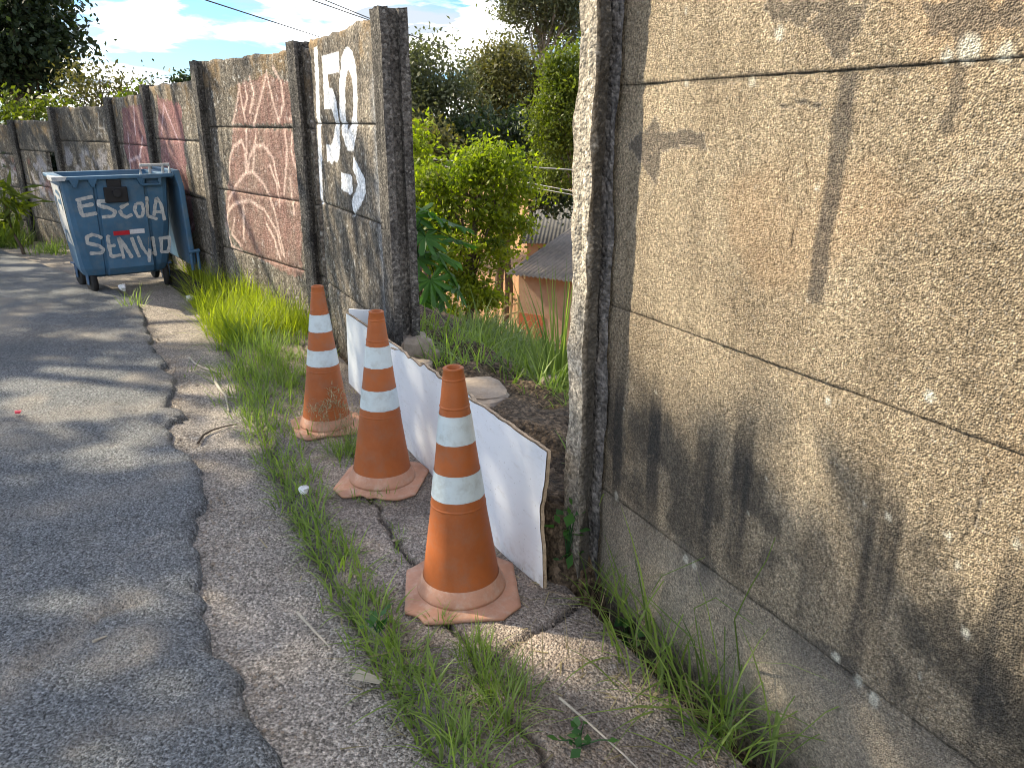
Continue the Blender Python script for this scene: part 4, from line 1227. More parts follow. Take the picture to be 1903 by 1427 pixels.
def stick(label, pxs, r, mat, lift=.012, name='fallen_stick'):
    P = [];
    for i, (x, y) in enumerate(pxs):
        q = onground(x, y); q = onground(x, y, float(surf(q[0], q[1])) + lift); P.append(q)
    rr = np.linspace(r, r * .5, len(P))
    V, F = tube(P, rr, 7)
    return tag(mk(name, V, F, M[mat], loc=P[0]), label, 'stick', 'sticks on the concrete strip', 'thing')


stick('pale curved stick on concrete, upper one beside the grass strip', [(352, 664), (362, 675), (378, 684), (398, 690), (412, 692)], .008, 'stick')
stick('pale forked stick below the upper curved one', [(398, 706), (408, 722), (420, 736), (422, 748), (425, 764)], .009, 'stick')
stick('thin pale twig crossing the forked stick', [(424, 738), (435, 738), (446, 740)], .005, 'stick')
stick('dark bent twig reaching out of the grass strip', [(368, 823), (378, 808), (395, 799), (418, 792), (440, 788)], .006, 'stick_dark')
stick('straight white stick lying on concrete left of the grass', [(553, 1137), (566, 1152), (584, 1172), (600, 1188), (614, 1203)], .005, 'stick')
stick('long thin dry straw lying by the wall weeds', [(1040, 1296), (1080, 1330), (1120, 1366), (1160, 1402), (1185, 1427)], .0035, 'stick', .03)
stick('tiny white chip of wood on the asphalt', [(172, 1192), (183, 1187), (198, 1181)], .005, 'stick', .02)
q = onground(685, 1277); V, F = join([box((q[0], q[1], .03), (.085, .035, .004), (1, -.3), .006)])
tag(mk('dry_leaf', V, F, M['stick'], loc=q), 'curled dry leaf at the left edge of the grass', 'leaf', kind='thing')
q = onground(33, 765, .06); V, F = join([box(q, (.03, .018, .012), (1, .4), .004)])
tag(mk('litter_scrap', V, F, M['redlitter'], loc=q), 'small red plastic scrap on the road', 'litter', kind='thing')
for px, py, rr_, lb in ((565, 910, .018, 'white crumpled paper scrap caught in the grass strip'), (228, 534, .03, 'white crumpled scrap beside the container wheels'), (352, 553, .025, 'pale crumb of litter by the kerb stone')):
    q = onground(px, py, .09 if px == 565 else .05)
    n1_, n2_ = 9, 6; Vr = []
    for i in range(n2_ + 1):
        for j in range(n1_):
            ph = math.pi * i / n2_; th = 2 * math.pi * j / n1_; r_ = rr_ * rng.uniform(.6, 1.3)
            Vr.append(q + r_ * np.array([math.sin(ph) * math.cos(th) * 1.3, math.sin(ph) * math.sin(th), math.cos(ph)]))
    F = [(i * n1_ + j, i * n1_ + (j + 1) % n1_, (i + 1) * n1_ + (j + 1) % n1_, (i + 1) * n1_ + j) for i in range(n2_) for j in range(n1_)]
    tag(mk('paper_scrap', np.array(Vr), F, M['paper'], loc=q), lb, 'litter', kind='thing')


# ------------------------------------------------------------------ grass
def blades(P, L, W, az, lean, curl, tint):
    """curved grass blades: four rows of two points"""
    P = np.asarray(P); n = len(P); seg = 5
    hd = np.stack([np.cos(az), np.sin(az), np.zeros(n)], -1); sd = np.stack([-np.sin(az), np.cos(az), np.zeros(n)], -1)
    q = P.copy(); rows = []
    wf = [1, .95, .8, .5, .06]
    for i in range(seg):
        rows.append(q + sd * (W * wf[i] / 2)[:, None]); rows.append(q - sd * (W * wf[i] / 2)[:, None])
        th = lean + curl * ((i + .5) / (seg - 1))
        q = q + (hd * np.sin(th)[:, None] + np.array([0, 0, 1]) * np.cos(th)[:, None]) * (L / (seg - 1))[:, None]
    V = np.stack(rows, 1).reshape(-1, 3)
    b = (np.arange(n) * seg * 2)[:, None]
    F = np.concatenate([b + np.array([2 * i, 2 * i + 1, 2 * i + 3, 2 * i + 2])[None] for i in range(seg - 1)], 0)
    return V, F, np.repeat(tint, seg * 2)


def grass_obj(name, mat, tufts, parent=None, loc=None):
    """tufts: list of (x, y, z, n, radius, length, width, spread, curl)"""
    Vs, Fs, Ts, o = [], [], [], 0
    for (x, y, z, n, r, L, W, sp, cu) in tufts:
        a = rng.uniform(0, 2 * math.pi, n); rr_ = r * np.sqrt(rng.uniform(0, 1, n))
        P = np.stack([x + rr_ * np.cos(a), y + rr_ * np.sin(a), np.full(n, z)], -1)
        az = a + rng.normal(0, .9, n)
        ln = L * rng.uniform(.45, 1.15, n)
        V, F, T = blades(P, ln, W * rng.uniform(.6, 1.3, n), az, np.abs(rng.normal(0, sp, n)), rng.uniform(.2, 1.0, n) * cu, np.clip(rng.normal(.45, .22, n), 0, 1))
        Vs.append(V); Fs.append(F + o); Ts.append(T); o += len(V)
    return mk(name, np.vstack(Vs), np.vstack(Fs), M[mat], parent, False, {'tint': ('POINT', np.concatenate(Ts))}, loc)


def linetufts(pts, width, step, n, L, W, sp=.45, cu=1.3, dens=None):
    out = []
    pts = np.array(pts); seg = np.linalg.norm(np.diff(pts, axis=0), axis=1); T = np.concatenate([[0], np.cumsum(seg)])
    t = 0
    while t < T[-1]:
        x = np.interp(t, T, pts[:, 0]); y = np.interp(t, T, pts[:, 1])
        wd = width if np.isscalar(width) else np.interp(t / T[-1], np.linspace(0, 1, len(width)), width)
        Ls = L if np.isscalar(L) else np.interp(t / T[-1], np.linspace(0, 1, len(L)), L)
        x += rng.normal(0, wd); y += rng.normal(0, wd * .6)
        k = fbm(np.array([t * 2.3]), np.array([7.7]), 88, 3)[0]
        if rng.uniform() < .35 + 1.1 * k:
            out.append((x, y, float(surf(x, y)) - .012, int(n * rng.uniform(.5, 1.4)), .03 + wd * .3, Ls * rng.uniform(.55, 1.25) * (.6 + .8 * k), W, sp, cu))
        t += step
    return out


STRIP = [onground(*p)[:2] for p in [(905, 1560), (842, 1427), (775, 1310), (705, 1200), (645, 1100), (592, 1010), (552, 930), (520, 860), (490, 790), (465, 730), (440, 680)]]
g_ = grass_obj('grass', 'grass', linetufts(STRIP, [.03, .035, .03, .03, .03, .045, .06, .07, .09, .10, .11], .009, 6, [.16, .15, .13, .12, .12, .12, .13, .15, .17, .18, .2], .006, .65, 1.5))
tag(g_, 'strip of green grass growing along the crack between gutter and pavement slabs', 'grass', kind='stuff')
g_ = grass_obj('grass', 'grass', [(*onground(x, y)[:2], float(surf(*onground(x, y)[:2])) - .01, int(9 * f), .025 * f + .01, .07 * f + .03, .004, .5, 1.3) for x, y, f in
     [(880 + rng.normal(0, 10), 1250 + rng.normal(0, 14), 1) for _ in range(16)] + [(910 + rng.normal(0, 14), 1300 + rng.normal(0, 14), 1.2) for _ in range(14)] +
     [(820 + rng.normal(0, 8), 1178 + rng.normal(0, 8), .6) for _ in range(9)] + [(940 + rng.normal(0, 20), 1370 + rng.normal(0, 25), 1.6) for _ in range(10)] +
     [(640 + rng.normal(0, 25), 855 + rng.normal(0, 15), 1.3) for _ in range(26)] + [(570 + rng.normal(0, 20), 745 + rng.normal(0, 18), 1.2) for _ in range(26)] +
     [(700 + rng.normal(0, 30), 945 + rng.normal(0, 8), .7) for _ in range(12)] + [(735 + rng.normal(0, 8), 1045 + rng.normal(0, 18), .5) for _ in range(10)]])
tag(g_, 'low weeds sprouting from the cracks between the pavement slabs', 'weeds', kind='stuff')
# sunlit tall patch at the foot of the pink panel
tf = []
PATCH = [(352, 500), (400, 492), (455, 500), (520, 535), (575, 580), (592, 625), (560, 640), (500, 640), (440, 655), (405, 640), (380, 590), (350, 545)]
pg_ = np.array([onground(*p)[:2] for p in PATCH])
while len(tf) < 520:
    x = rng.uniform(pg_[:, 0].min(), pg_[:, 0].max()); y = rng.uniform(pg_[:, 1].min(), pg_[:, 1].max())
    if inpoly(np.array([x]), np.array([y]), pg_)[0]:
        tf.append((x, y, float(surf(x, y)) - .02, 17, .07, rng.uniform(.2, .40), .0062, .42, 1.25))
tag(grass_obj('grass', 'grass_sunlit', tf), 'tall bright sunlit grass patch at the foot of the pink panel', 'grass', kind='stuff')
tf = []
for x, y, L in [(470, 660, .26), (490, 680, .24), (455, 640, .28), (520, 690, .2), (480, 720, .22), (500, 750, .2), (460, 690, .25), (535, 720, .18), (440, 660, .22), (545, 660, .2), (510, 655, .26), (425, 655, .2), (555, 690, .15), (590, 690, .12)]:
    for k in range(9):
        q = onground(x + rng.normal(0, 16), y + rng.normal(0, 14)); tf.append((q[0], q[1], float(surf(q[0], q[1])) - .015, 12, .06, L * rng.uniform(.6, 1.1), .005, .45, 1.2))
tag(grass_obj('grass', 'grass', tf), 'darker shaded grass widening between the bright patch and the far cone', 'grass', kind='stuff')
# weeds at the foot of the near wall
tf = []
for x, y, L, n in [(1110, 1120, .2, 10), (1150, 1150, .25, 12), (1180, 1190, .26, 14), (1215, 1230, .28, 16), (1255, 1270, .28, 18), (1290, 1300, .26, 18), (1320, 1340, .26, 18), (1350, 1370, .28, 18), (1300, 1400, .22, 12), (1240, 1330, .2, 10), (1190, 1290, .18, 8), (1380, 1420, .25, 14), (1400, 1460, .25, 14), (1160, 1240, .16, 8), (1340, 1440, .2, 10)]:
    for k in range(4):
        q = onground(x + rng.normal(0, 12), y + rng.normal(0, 12)); u = lat(q[0], q[1])
        if u > -.03: q[:2] -= NW * (u + .04)
        tf.append((q[0], q[1], float(surf(*(q[:2] - NW * .15))) - .01, max(3, n // 4), .05, L * rng.uniform(.8, 1.9), .0066, .65, 1.35))
wall_grass = grass_obj('grass', 'grass', tf)
tag(wall_grass, 'loose long grass leaning out from the foot of the near wall', 'grass', kind='stuff')
tf = [(onground(x, y)[0], onground(x, y)[1], .03, 12, .06, .16, .0035, .9, .8) for x, y in [(1200, 1260), (1260, 1330), (1300, 1360), (1120, 1180), (1150, 1330), (1010, 1300), (1060, 1260), (1330, 1390), (1230, 1290), (1280, 1310)]]
tag(grass_obj('grass', 'grass_dry', tf), 'dry straw lying among the weeds by the near wall', 'straw', kind='stuff')


def tuft(label, px, py, n, r, L, W, sp, cu, mat='grass', group=None, z=None, d=None, name='grass_tuft'):
    q = onground(px, py) if d is None else pt(px, py, d)
    zz_ = float(surf(q[0], q[1])) - .012 if d is None else q[2]
    if z is not None: zz_ = z
    return tag(grass_obj(name, mat, [(q[0], q[1], zz_, n, r, L, W, sp, cu)], None, (q[0], q[1], zz_)), label, 'grass tuft', group, 'thing')


tuft('small sparse grass tuft on the road in front of the container', 248, 572, 34, .09, .24, .007, .75, .5)
tuft('tall upright grass clump against the broken end post', 1030, 800, 60, .06, .66, .011, .14, .5, 'reed', None, .18, 3.55)
tuft('upright young grass stalk standing before the near wall', 1352, 1360, 7, .015, .3, .007, .16, .3, 'grass')
tuft('bent grass tuft in the slab crack below the nearest cone', 930, 1385, 16, .03, .2, .006, .5, 1.4, 'grass')
# seed heads by the middle and far cones
for (px, py, dd_, lb) in ((612, 838, 0, 'dry grass seed heads in front of the farthest cone'), (648, 838, 0, 'dry seed heads between the far and middle cone')):
    q = onground(px, py); Vs, Fs, Ts, o = [], [], [], 0
    n = 26; az = rng.uniform(0, 6.28, n); P = np.stack([q[0] + rng.normal(0, .05, n), q[1] + rng.normal(0, .04, n), np.full(n, .04)], -1)
    L_ = rng.uniform(.15, .28, n); ln_ = np.abs(rng.normal(0, .25, n)); V, F, T = blades(P, L_, np.full(n, .0022), az, ln_, np.full(n, .35), rng.uniform(.2, .9, n))
    tips = V.reshape(n, 10, 3)[:, 8]
    Vs = [V]; Fs = [F]; Ts = [T]; o = len(V)
    for k in range(10):
        P2 = tips + rng.normal(0, .012, (n, 3)); V, F, T = blades(P2, np.full(n, .022), np.full(n, .004), rng.uniform(0, 6.28, n), rng.uniform(.2, 1.4, n), np.full(n, .5), rng.uniform(.3, 1, n))
        Vs.append(V); Fs.append(F + o); Ts.append(T); o += len(V)
    tag(mk('seed_heads', np.vstack(Vs), np.vstack(Fs), M['grass_dry'], None, False, {'tint': ('POINT', np.concatenate(Ts))}, (q[0], q[1], .04)), lb, 'dry grass', None, 'thing')
# hillside grass below the gap
tf = []
for k in range(190):
    px = rng.uniform(875, 1055); py = rng.uniform(640, 700); d = rng.uniform(4.7, 6.2); q = pt(px, py, d)
    zz_ = float(zground(q[0], q[1])); 
    tf.append((q[0], q[1], zz_ - .02, 12, .12, rng.uniform(.18, .36), .011, .5, 1.7))
for k in range(95):
    px = rng.uniform(905, 1055); d = rng.uniform(3.5, 4.9); q = pt(px, 700, d)
    if px < 1120 - 40 * d + 60 * rng.normal(): continue
    tf.append((q[0], q[1], float(zground(q[0], q[1])) - .02, 11, .09, rng.uniform(.14, .30), .009, .55, 1.6))
tag(grass_obj('grass', 'reed', tf), 'arching tall grass on the slope behind the gap', 'grass', kind='stuff')
tf = []
for k in range(620):
    s = rng.uniform(.0, 2.3); u = rng.uniform(.05, 2.2); x, y = wallpt(s, u); zz_ = float(zground(x, y))
    if fbm(np.array([x * 2.1]), np.array([y * 2.1]), 140, 3)[0] > .41: tf.append((x, y, zz_ - .01, 9, .08, rng.uniform(.08, .26), .008, .6, 1.2))
tag(grass_obj('grass', 'grass', tf), 'low green weeds on the soil bank behind the boards', 'weeds', kind='stuff')
tf = []
for k in range(150):
    px = rng.uniform(-120, 75); q = onground(px, rng.uniform(438, 470), -.25); zz_ = float(zroad(q[0], q[1])) - .02
    tf.append((q[0] - .3, q[1] + .2, zz_, 10, .12, rng.uniform(.3, .75) * (1.2 if px < 40 else .6), .016, .4, 1.1))
tag(grass_obj('grass', 'reed', tf), 'rank grass on the bank left of the container', 'grass', kind='stuff')
tf = []
for k in range(40):
    q = onground(rng.uniform(60, 140), rng.uniform(455, 478), -.2); tf.append((q[0], q[1], float(zroad(q[0], q[1])) - .02, 9, .1, rng.uniform(.12, .3), .01, .7, 1.0))
tag(grass_obj('grass', 'grass', tf), 'low grass behind the container along the wall foot', 'grass', kind='stuff')


# ------------------------------------------------------------------ trees and bushes
def leafquads(C, size, tint, up=.35, asp=.5):
    n = len(C); d = rng.normal(0, 1, (n, 3)); d[:, 2] -= .25; d /= np.linalg.norm(d, axis=1)[:, None]
    nr = rng.normal(0, 1, (n, 3)); nr[:, 2] += up * 3; s = np.cross(d, nr); s /= np.linalg.norm(s, axis=1)[:, None] + 1e-9
    fold = np.cross(s, d)
    sz_ = (size * rng.uniform(.6, 1.3, n))[:, None]
    V = np.stack([C, C + d * sz_ * .5 + s * sz_ * asp * .5 + fold * sz_ * .06, C + d * sz_, C + d * sz_ * .5 - s * sz_ * asp * .5 + fold * sz_ * .06], 1).reshape(-1, 3)
    F = np.arange(n * 4).reshape(n, 4)
    return V, F, np.repeat(tint, 4)


def crown_pts(blobs, nclump, per, spread, hollow=.55):
    """leaf positions in clumps spread through a few ellipsoids; returns points, tints, clump centres"""
    vol = np.array([b[3] * b[4] * b[5] for b in blobs]) ** .7; pr = vol / vol.sum()
    P, T, CC = [], [], []
    for k in range(nclump):
        b = blobs[rng.choice(len(blobs), p=pr)]
        v = rng.normal(0, 1, 3); v /= np.linalg.norm(v); r = rng.uniform(hollow ** 3, 1) ** (1 / 3)
        c = np.array(b[:3]) + v * r * np.array(b[3:6])
        m = int(per * rng.uniform(.5, 1.5)); sp = spread * rng.uniform(.6, 1.4)
        q = rng.normal(0, 1, (m, 3)) * np.array([1, 1, .7]) * sp
        P.append(c + q); T.append(np.clip(rng.normal(.45, .13) + rng.normal(0, .16, m), 0, 1)); CC.append(c)
    return np.vstack(P), np.concatenate(T), np.array(CC)


def tree(name, label, base, blobs, nclump, per, spread, leaf, mat, bark='bark', tr=.12, cat='tree', hollow=.5, limbs=9, asp=.5, group=None, fork=.45, keep=None):
    base = np.array(base, float); root = thing(name, label, cat, base, group); root['kind'] = 'thing'
    P, T, CC = crown_pts(blobs, nclump, per, spread, hollow)
    if keep is not None:
        m = keep(P); P, T = P[m], T[m]
    V, F, TT_ = leafquads(P, leaf, T, asp=asp)
    mk('crown', V, F, M[mat], root, False, {'tint': ('POINT', TT_)})
    ctr = np.average([b[:3] for b in blobs], axis=0); top = max(b[2] + b[5] * .6 for b in blobs)
    fk = base + (ctr - base) * fork
    parts = []
    n = 9; pts = [base + (fk - base) * t + np.array([math.sin(t * 5 + base[0]) * .04, math.cos(t * 4) * .04, 0]) * (fk[2] - base[2]) * t for t in np.linspace(0, 1, n)]
    parts.append(tube(pts, np.linspace(tr * 1.25, tr * .75, n), 10))
    ld_ = np.array([ctr[0], ctr[1], top]); parts.append(tube([pts[-1], (pts[-1] + ld_) / 2 + rng.normal(0, .08, 3) * tr * 5, ld_], [tr * .75, tr * .45, tr * .1], 8))
    for k in range(limbs):
        c = CC[rng.integers(len(CC))]; st = pts[-1] + (ld_ - pts[-1]) * rng.uniform(0, .6) if rng.uniform() < .7 else pts[-2]
        md = (st + c) / 2 + np.array([0, 0, .12 * np.linalg.norm(c - st)])
        parts.append(tube([st, md, c], [tr * .4, tr * .25, tr * .06], 6))
        for q in range(2):
            c2 = CC[np.argsort(np.linalg.norm(CC - c, axis=1))[rng.integers(1, min(8, len(CC)))]]
            parts.append(tube([md, (md + c2) / 2 + rng.normal(0, .05, 3), c2], [tr * .2, tr * .12, tr * .04], 5))
    V, F = join(parts); mk('trunk', V, F, M[bark], root, True)
    return root


def blob(px, py, Y, rx, rz, ry=None):     # centre seen at a photo pixel, Y metres ahead; radii in photo pixels
    c = atY(px, py, Y); k = Y / 1510.0
    return (c[0], c[1], c[2], rx * k, (ry or rx) * k, rz * k)


def gz_(x, y): return float(zground(np.array([x]), np.array([y]))[0])


# the big bush below the gap
bY = 10.5; bb = atY(865, 560, bY)
tree('leafy_bush', 'rounded lime-green leafy bush just below the gap in the wall', (bb[0], bb[1], gz_(bb[0], bb[1])),
     [blob(850, 330, bY, 70, 48), blob(890, 300, bY, 45, 40), blob(800, 390, bY + .2, 55, 75), blob(925, 330, bY, 45, 55), blob(945, 285, bY, 28, 38), blob(975, 345, bY, 22, 40), blob(960, 420, bY, 30, 40), blob(860, 450, bY - .1, 85, 85), blob(865, 545, bY, 62, 48), blob(925, 430, bY, 45, 75)],
     255, 66, .105, .072, 'lf_bush', tr=.06, cat='bush', hollow=.45, asp=.55, limbs=16)
# papaya: big lobed leaves on long stalks
pY = 7.6; pb = atY(775, 600, pY); pz = gz_(pb[0], pb[1]); ptop = atY(772, 430, pY)
pr_ = thing('papaya_plant', 'young papaya plant with big lobed leaves beside the gap post', 'plant', (pb[0], pb[1], pz)); pr_['kind'] = 'thing'
V, F = tube([[pb[0], pb[1], pz], [pb[0] + .02, pb[1], (pz + ptop[2]) / 2], list(ptop)], [.045, .04, .03], 8); mk('stem', V, F, M['bark_grey'], pr_, True)
for (px, py, s_) in [(800, 395, .30), (835, 412, .30), (790, 440, .28), (845, 445, .26), (815, 470, .30), (775, 480, .26), (835, 505, .30), (800, 520, .28), (785, 555, .26), (850, 535, .24), (770, 400, .26), (820, 545, .22)]:
    c = atY(px, py, pY + rng.uniform(-.25, .25)); V, F = tube([ptop, (np.array(ptop) + c) / 2 + np.array([0, 0, .06]), c], [.008, .006, .005], 5)
    fx = np.array([c[0] - ptop[0], c[1] - ptop[1] - .12, -.10 - .5 * (py > 480)]); fx /= np.linalg.norm(fx); sd = np.cross(fx, [0, 0, 1]); sd /= np.linalg.norm(sd); nz_ = np.cross(sd, fx)
    lv = [c]; LF = []
    nl = 9
    rim_ = []
    for a in np.linspace(-2.5, 2.5, nl * 4 + 1):
        ph = (a + 2.5) / 5 * nl; lob = .42 + .58 * abs(math.sin(ph * math.pi)) ** .8; rr_ = s_ * lob * (1 - .12 * abs(a) / 2.5)
        rim_.append(c + (fx * math.cos(a) + sd * math.sin(a)) * rr_ - nz_ * (.18 * rr_ * rr_ / s_) + nz_ * rng.normal(0, .012))
    lv += rim_; LF = [(0, i + 1, i + 2) for i in range(len(rim_) - 1)]
    lo = mk('leaf', np.array(lv), LF, M['lf_papaya'], pr_, False, {'tint': ('POINT', np.full(len(lv), rng.uniform(.2, .9)))})
    mk('leaf_stalk', V, F, M['lf_papaya'], lo, True)

WOOD = 'trees behind the houses beyond the gap'
def T_(label, px, pyb, Y, blobs, ncl, per, spread, leaf, mat, **k):
    b = atY(px, pyb, Y); zb = gz_(b[0], b[1]); return tree('tree', label, (b[0], b[1], zb), blobs, ncl, per, spread, leaf, mat, group=WOOD, **k)


T_('grey-green loose tree just right of the gap post, pale twigs showing', 800, 400, 30, [blob(800, 140, 30, 55, 60), blob(780, 220, 30, 60, 70), blob(850, 190, 31, 50, 60), blob(740, 170, 31, 60, 80), blob(830, 290, 30, 70, 60)], 420, 46, .34, .17, 'lf_grey', bark='bark_grey', tr=.16, limbs=14)
T_('olive brown round-topped tree in the middle of the wood', 925, 400, 34, [blob(930, 130, 34, 60, 45), blob(960, 170, 34, 70, 60), blob(900, 160, 35, 40, 50), blob(940, 240, 34, 80, 60)], 420, 46, .36, .18, 'lf_olive', tr=.18, limbs=14)
T_('tall open eucalyptus with a bare pale trunk rising above the other trees', 1010, 330, 46, [blob(1000, 15, 46, 62, 38), blob(1050, 45, 46, 45, 45), blob(985, -40, 46, 70, 50), blob(1060, -30, 46, 50, 60), blob(945, 15, 46, 22, 22), blob(965, 95, 46, 26, 25)], 480, 40, .5, .26, 'lf_grey', bark='bark_grey', tr=.26, limbs=16, fork=.72, asp=.35)
T_('sunlit mid-green tree next to the broken wall edge', 1125, 420, 22, [blob(1060, 130, 22, 45, 55), blob(1045, 220, 22, 55, 70), blob(1080, 180, 22, 50, 90), blob(1035, 300, 22, 40, 60)], 330, 50, .22, .12, 'lf_mid', tr=.09, limbs=8, fork=.25)
T_('dark shady tree low between the olive tree and the bush', 940, 420, 29, [blob(930, 260, 29, 85, 55), blob(1010, 300, 28, 60, 70), blob(860, 280, 30, 60, 50), blob(1040, 360, 28, 50, 50)], 230, 30, .32, .24, 'lf_dark', tr=.16, limbs=10)
T_('dark green tree behind the bush at the post side', 790, 420, 27, [blob(790, 270, 27, 45, 50), blob(760, 300, 27, 50, 80), blob(830, 330, 27, 50, 60)], 160, 30, .3, .22, 'lf_olive', tr=.14, limbs=10)
T_('pale yellow-green sapling rising by the gap post', 780, 500, 15, [blob(778, 262, 15, 26, 36), blob(770, 320, 15, 30, 40)], 60, 26, .14, .12, 'lf_bush', tr=.04, limbs=6)
T_('far dark trees closing the wood on its left', 640, 380, 48, [blob(640, 230, 48, 120, 60), blob(720, 200, 48, 70, 70)], 170, 26, .5, .4, 'lf_dark', tr=.25)
T_('far dark trees closing the wood on its right', 1150, 380, 48, [blob(1130, 200, 48, 130, 90), blob(1050, 240, 48, 90, 70), blob(950, 240, 50, 90, 70)], 260, 28, .5, .4, 'lf_dark', tr=.25)
# left side, beyond the wall
LG = 'trees beyond the left wall'
def TL(name, label, px, Y, zb, blobs, ncl, per, spread, leaf, mat, **k):
    b = atY(px, 300, Y); return tree(name, label, (b[0], b[1], zb), blobs, ncl, per, spread, leaf, mat, group=LG, **k)


TL('tree', 'large dark tree with a dense rounded crown at the upper left', 70, 17.5, -1.2, [blob(40, 60, 17.5, 85, 75), blob(100, 100, 17.3, 55, 60), blob(-30, 100, 17.5, 80, 80), blob(60, 0, 17.5, 70, 50), blob(60, 130, 17.5, 65, 45), blob(-60, 20, 18, 90, 80)], 400, 36, .2, .15, 'lf_dark', tr=.2, limbs=18, hollow=.35, asp=.55)
TL('tree', 'light feathery young tree right of the large dark crown', 185, 15.5, -.9, [blob(190, 160, 15.5, 60, 42), blob(150, 150, 15.5, 40, 35), blob(235, 170, 15.5, 32, 25), blob(180, 190, 15.5, 60, 25)], 90, 20, .16, .1, 'lf_olive', tr=.05, limbs=16, asp=.4)
TL('shrub', 'pale green shrub showing over the wall under the dark tree', 60, 14.6, -.9, [blob(40, 215, 14.6, 60, 28), blob(100, 195, 14.6, 50, 22), blob(-10, 200, 14.6, 40, 30)], 70, 24, .12, .1, 'lf_mid', tr=.04, cat='shrub')
TL('shrub', 'small bright leaf spray peeping over the wall near the third post', 262, 11.0, -.3, [blob(262, 168, 11, 10, 8), blob(235, 178, 11, 18, 5)], 12, 12, .05, .07, 'lf_bush', tr=.015, cat='shrub', limbs=4)
TL('tree', 'distant dark treetop just above the wall beside the pink panels', 350, 30, -2, [blob(348, 152, 30, 20, 10), blob(375, 160, 30, 20, 12)], 40, 24, .18, .2, 'lf_dark', tr=.08, limbs=5)
TL('shrub', 'dry thin twiggy shrub over the wall top left of the third post', 285, 16, -1, [blob(283, 150, 16, 14, 18)], 9, 6, .12, .08, 'lf_grey', tr=.02, cat='shrub', limbs=8)
TL('palm_like_plant', 'long-leaved plant in the far left corner above the bank', 10, 10.2, -.2, [blob(5, 380, 10.2, 30, 30)], 14, 9, .12, .3, 'lf_mid', tr=.02, cat='plant', asp=.16, limbs=4)

TL('shrub', 'dark shrub seen through the hole broken in the far wall panel', 92, 12.6, -.6, [blob(94, 300, 12.7, 30, 26), blob(80, 320, 12.7, 25, 20)], 90, 40, .12, .11, 'lf_dark', tr=.03, cat='shrub')  # filler added so that the hole looks dark

# ------------------------------------------------------------------ houses
def corrugated(name, parent, o, u, v, lu, lv, amp, pitch, mat, nsheet):
    """sheets side by side along u, waves across u, running along v"""
    nrm = np.cross(u, v); nrm /= np.linalg.norm(nrm)
    if nrm[2] < 0: nrm = -nrm
    for k in range(nsheet):
        a0, a1 = lu * k / nsheet, lu * (k + 1) / nsheet + .03
        nu = int((a1 - a0) / pitch * 6) + 2; A = np.linspace(a0, a1, nu); Bv = np.array([0, lv * rng.uniform(.99, 1.02)])
        Vt = [o + u * a + v * b + nrm * (amp * math.sin(a / pitch * 2 * math.pi) + .012 * (k % 2)) for a in A for b in Bv]
        Vb_ = [p - nrm * .02 for p in Vt]; n = len(Vt)
        F = [(2 * i, 2 * i + 1, 2 * i + 3, 2 * i + 2) for i in range(nu - 1)] + [(n + 2 * i, n + 2 * i + 2, n + 2 * i + 3, n + 2 * i + 1) for i in range(nu - 1)]
        F += [(2 * i, 2 * i + 2, n + 2 * i + 2, n + 2 * i) for i in range(nu - 1)] + [(2 * i + 1, n + 2 * i + 1, n + 2 * i + 3, 2 * i + 3) for i in range(nu - 1)]
        mk('roof_sheet', np.array(Vt + Vb_), F, mat, parent, True)


hY = 27.0; hc = atY(967, 617, hY); tc_ = atY(960, 505, hY)
h1 = thing('house', 'small clay-plastered house with grey corrugated roof below the gap', 'house', hc); h1['kind'] = 'thing'
ua = np.array([math.cos(R(-33)), math.sin(R(-33)), 0]); va = np.array([-ua[1], ua[0], 0])
hh = tc_[2] - hc[2]
zf = hc[2] - .2
cn_ = [hc, hc + ua * 5, hc + ua * 5 + va * 5, hc + va * 5]
def wallbox(a, b, z0, z1, th=.15):
    d = (b - a)[:2]; L = np.linalg.norm(d); m_ = (a + b) / 2; return box((m_[0], m_[1], (z0 + z1) / 2), (L, th, z1 - z0), d)
V, F = join([wallbox(cn_[0], cn_[1], zf, zf + hh + .2), wallbox(cn_[3], cn_[2], zf, zf + hh + 1.3), wallbox(cn_[0], cn_[3], zf, zf + hh + .2), wallbox(cn_[1], cn_[2], zf, zf + hh + .2)])
mk('wall', V, F, M['house'], h1)
V, F = wallbox(cn_[0] + ua * .02 - va * .09, cn_[0] + ua * 1.0 - va * .09, zf, zf + .95, .03); mk('base_course', V, F, M['brick'], h1)
eo = np.array([hc[0], hc[1], zf + hh + .2]) - ua * .25 - va * .6
vr = va * math.cos(R(13)) + np.array([0, 0, math.sin(R(13))])
corrugated('roof_sheet', h1, eo, ua, vr, 5.6, 6.0, .03, .17, M['roof'], 5)
for k in range(3):
    q = eo + vr * .3 + ua * (.6 + k * 2); V, F = box((q[0] , q[1] + .1, q[2] - .09), (.06, 1.2, .1), va[:2] * 0 + np.array([1, 0])); mk('rafter', V, F, M['woodpost'], h1)
# second roof behind
h2c = atY(980, 470, 34); h2 = thing('house', 'second house with a dark weathered roof behind the clay-plastered one', 'house', (h2c[0], h2c[1], -6.1)); h2['kind'] = 'thing'
u2 = np.array([math.cos(R(-8)), math.sin(R(-8)), 0]); v2 = np.array([-u2[1], u2[0], 0]); e2 = atY(968, 452, 34)
b0 = e2 + v2 * .4 + u2 * .3; b1 = b0 + u2 * 5; b2 = b1 + v2 * 4; b3 = b0 + v2 * 4
V, F = join([wallbox(b0, b1, -6.3, e2[2] - .03), wallbox(b3, b2, -6.3, e2[2] + .9), wallbox(b0, b3, -6.3, e2[2]), wallbox(b1, b2, -6.3, e2[2])]); mk('wall', V, F, M['house'], h2)
q = b0 + u2 * 1.0 - v2 * .08; V, F = box((q[0], q[1], e2[2] - .65), (1.1, .05, .75), u2[:2]); mk('window', V, F, M['dark'], h2)
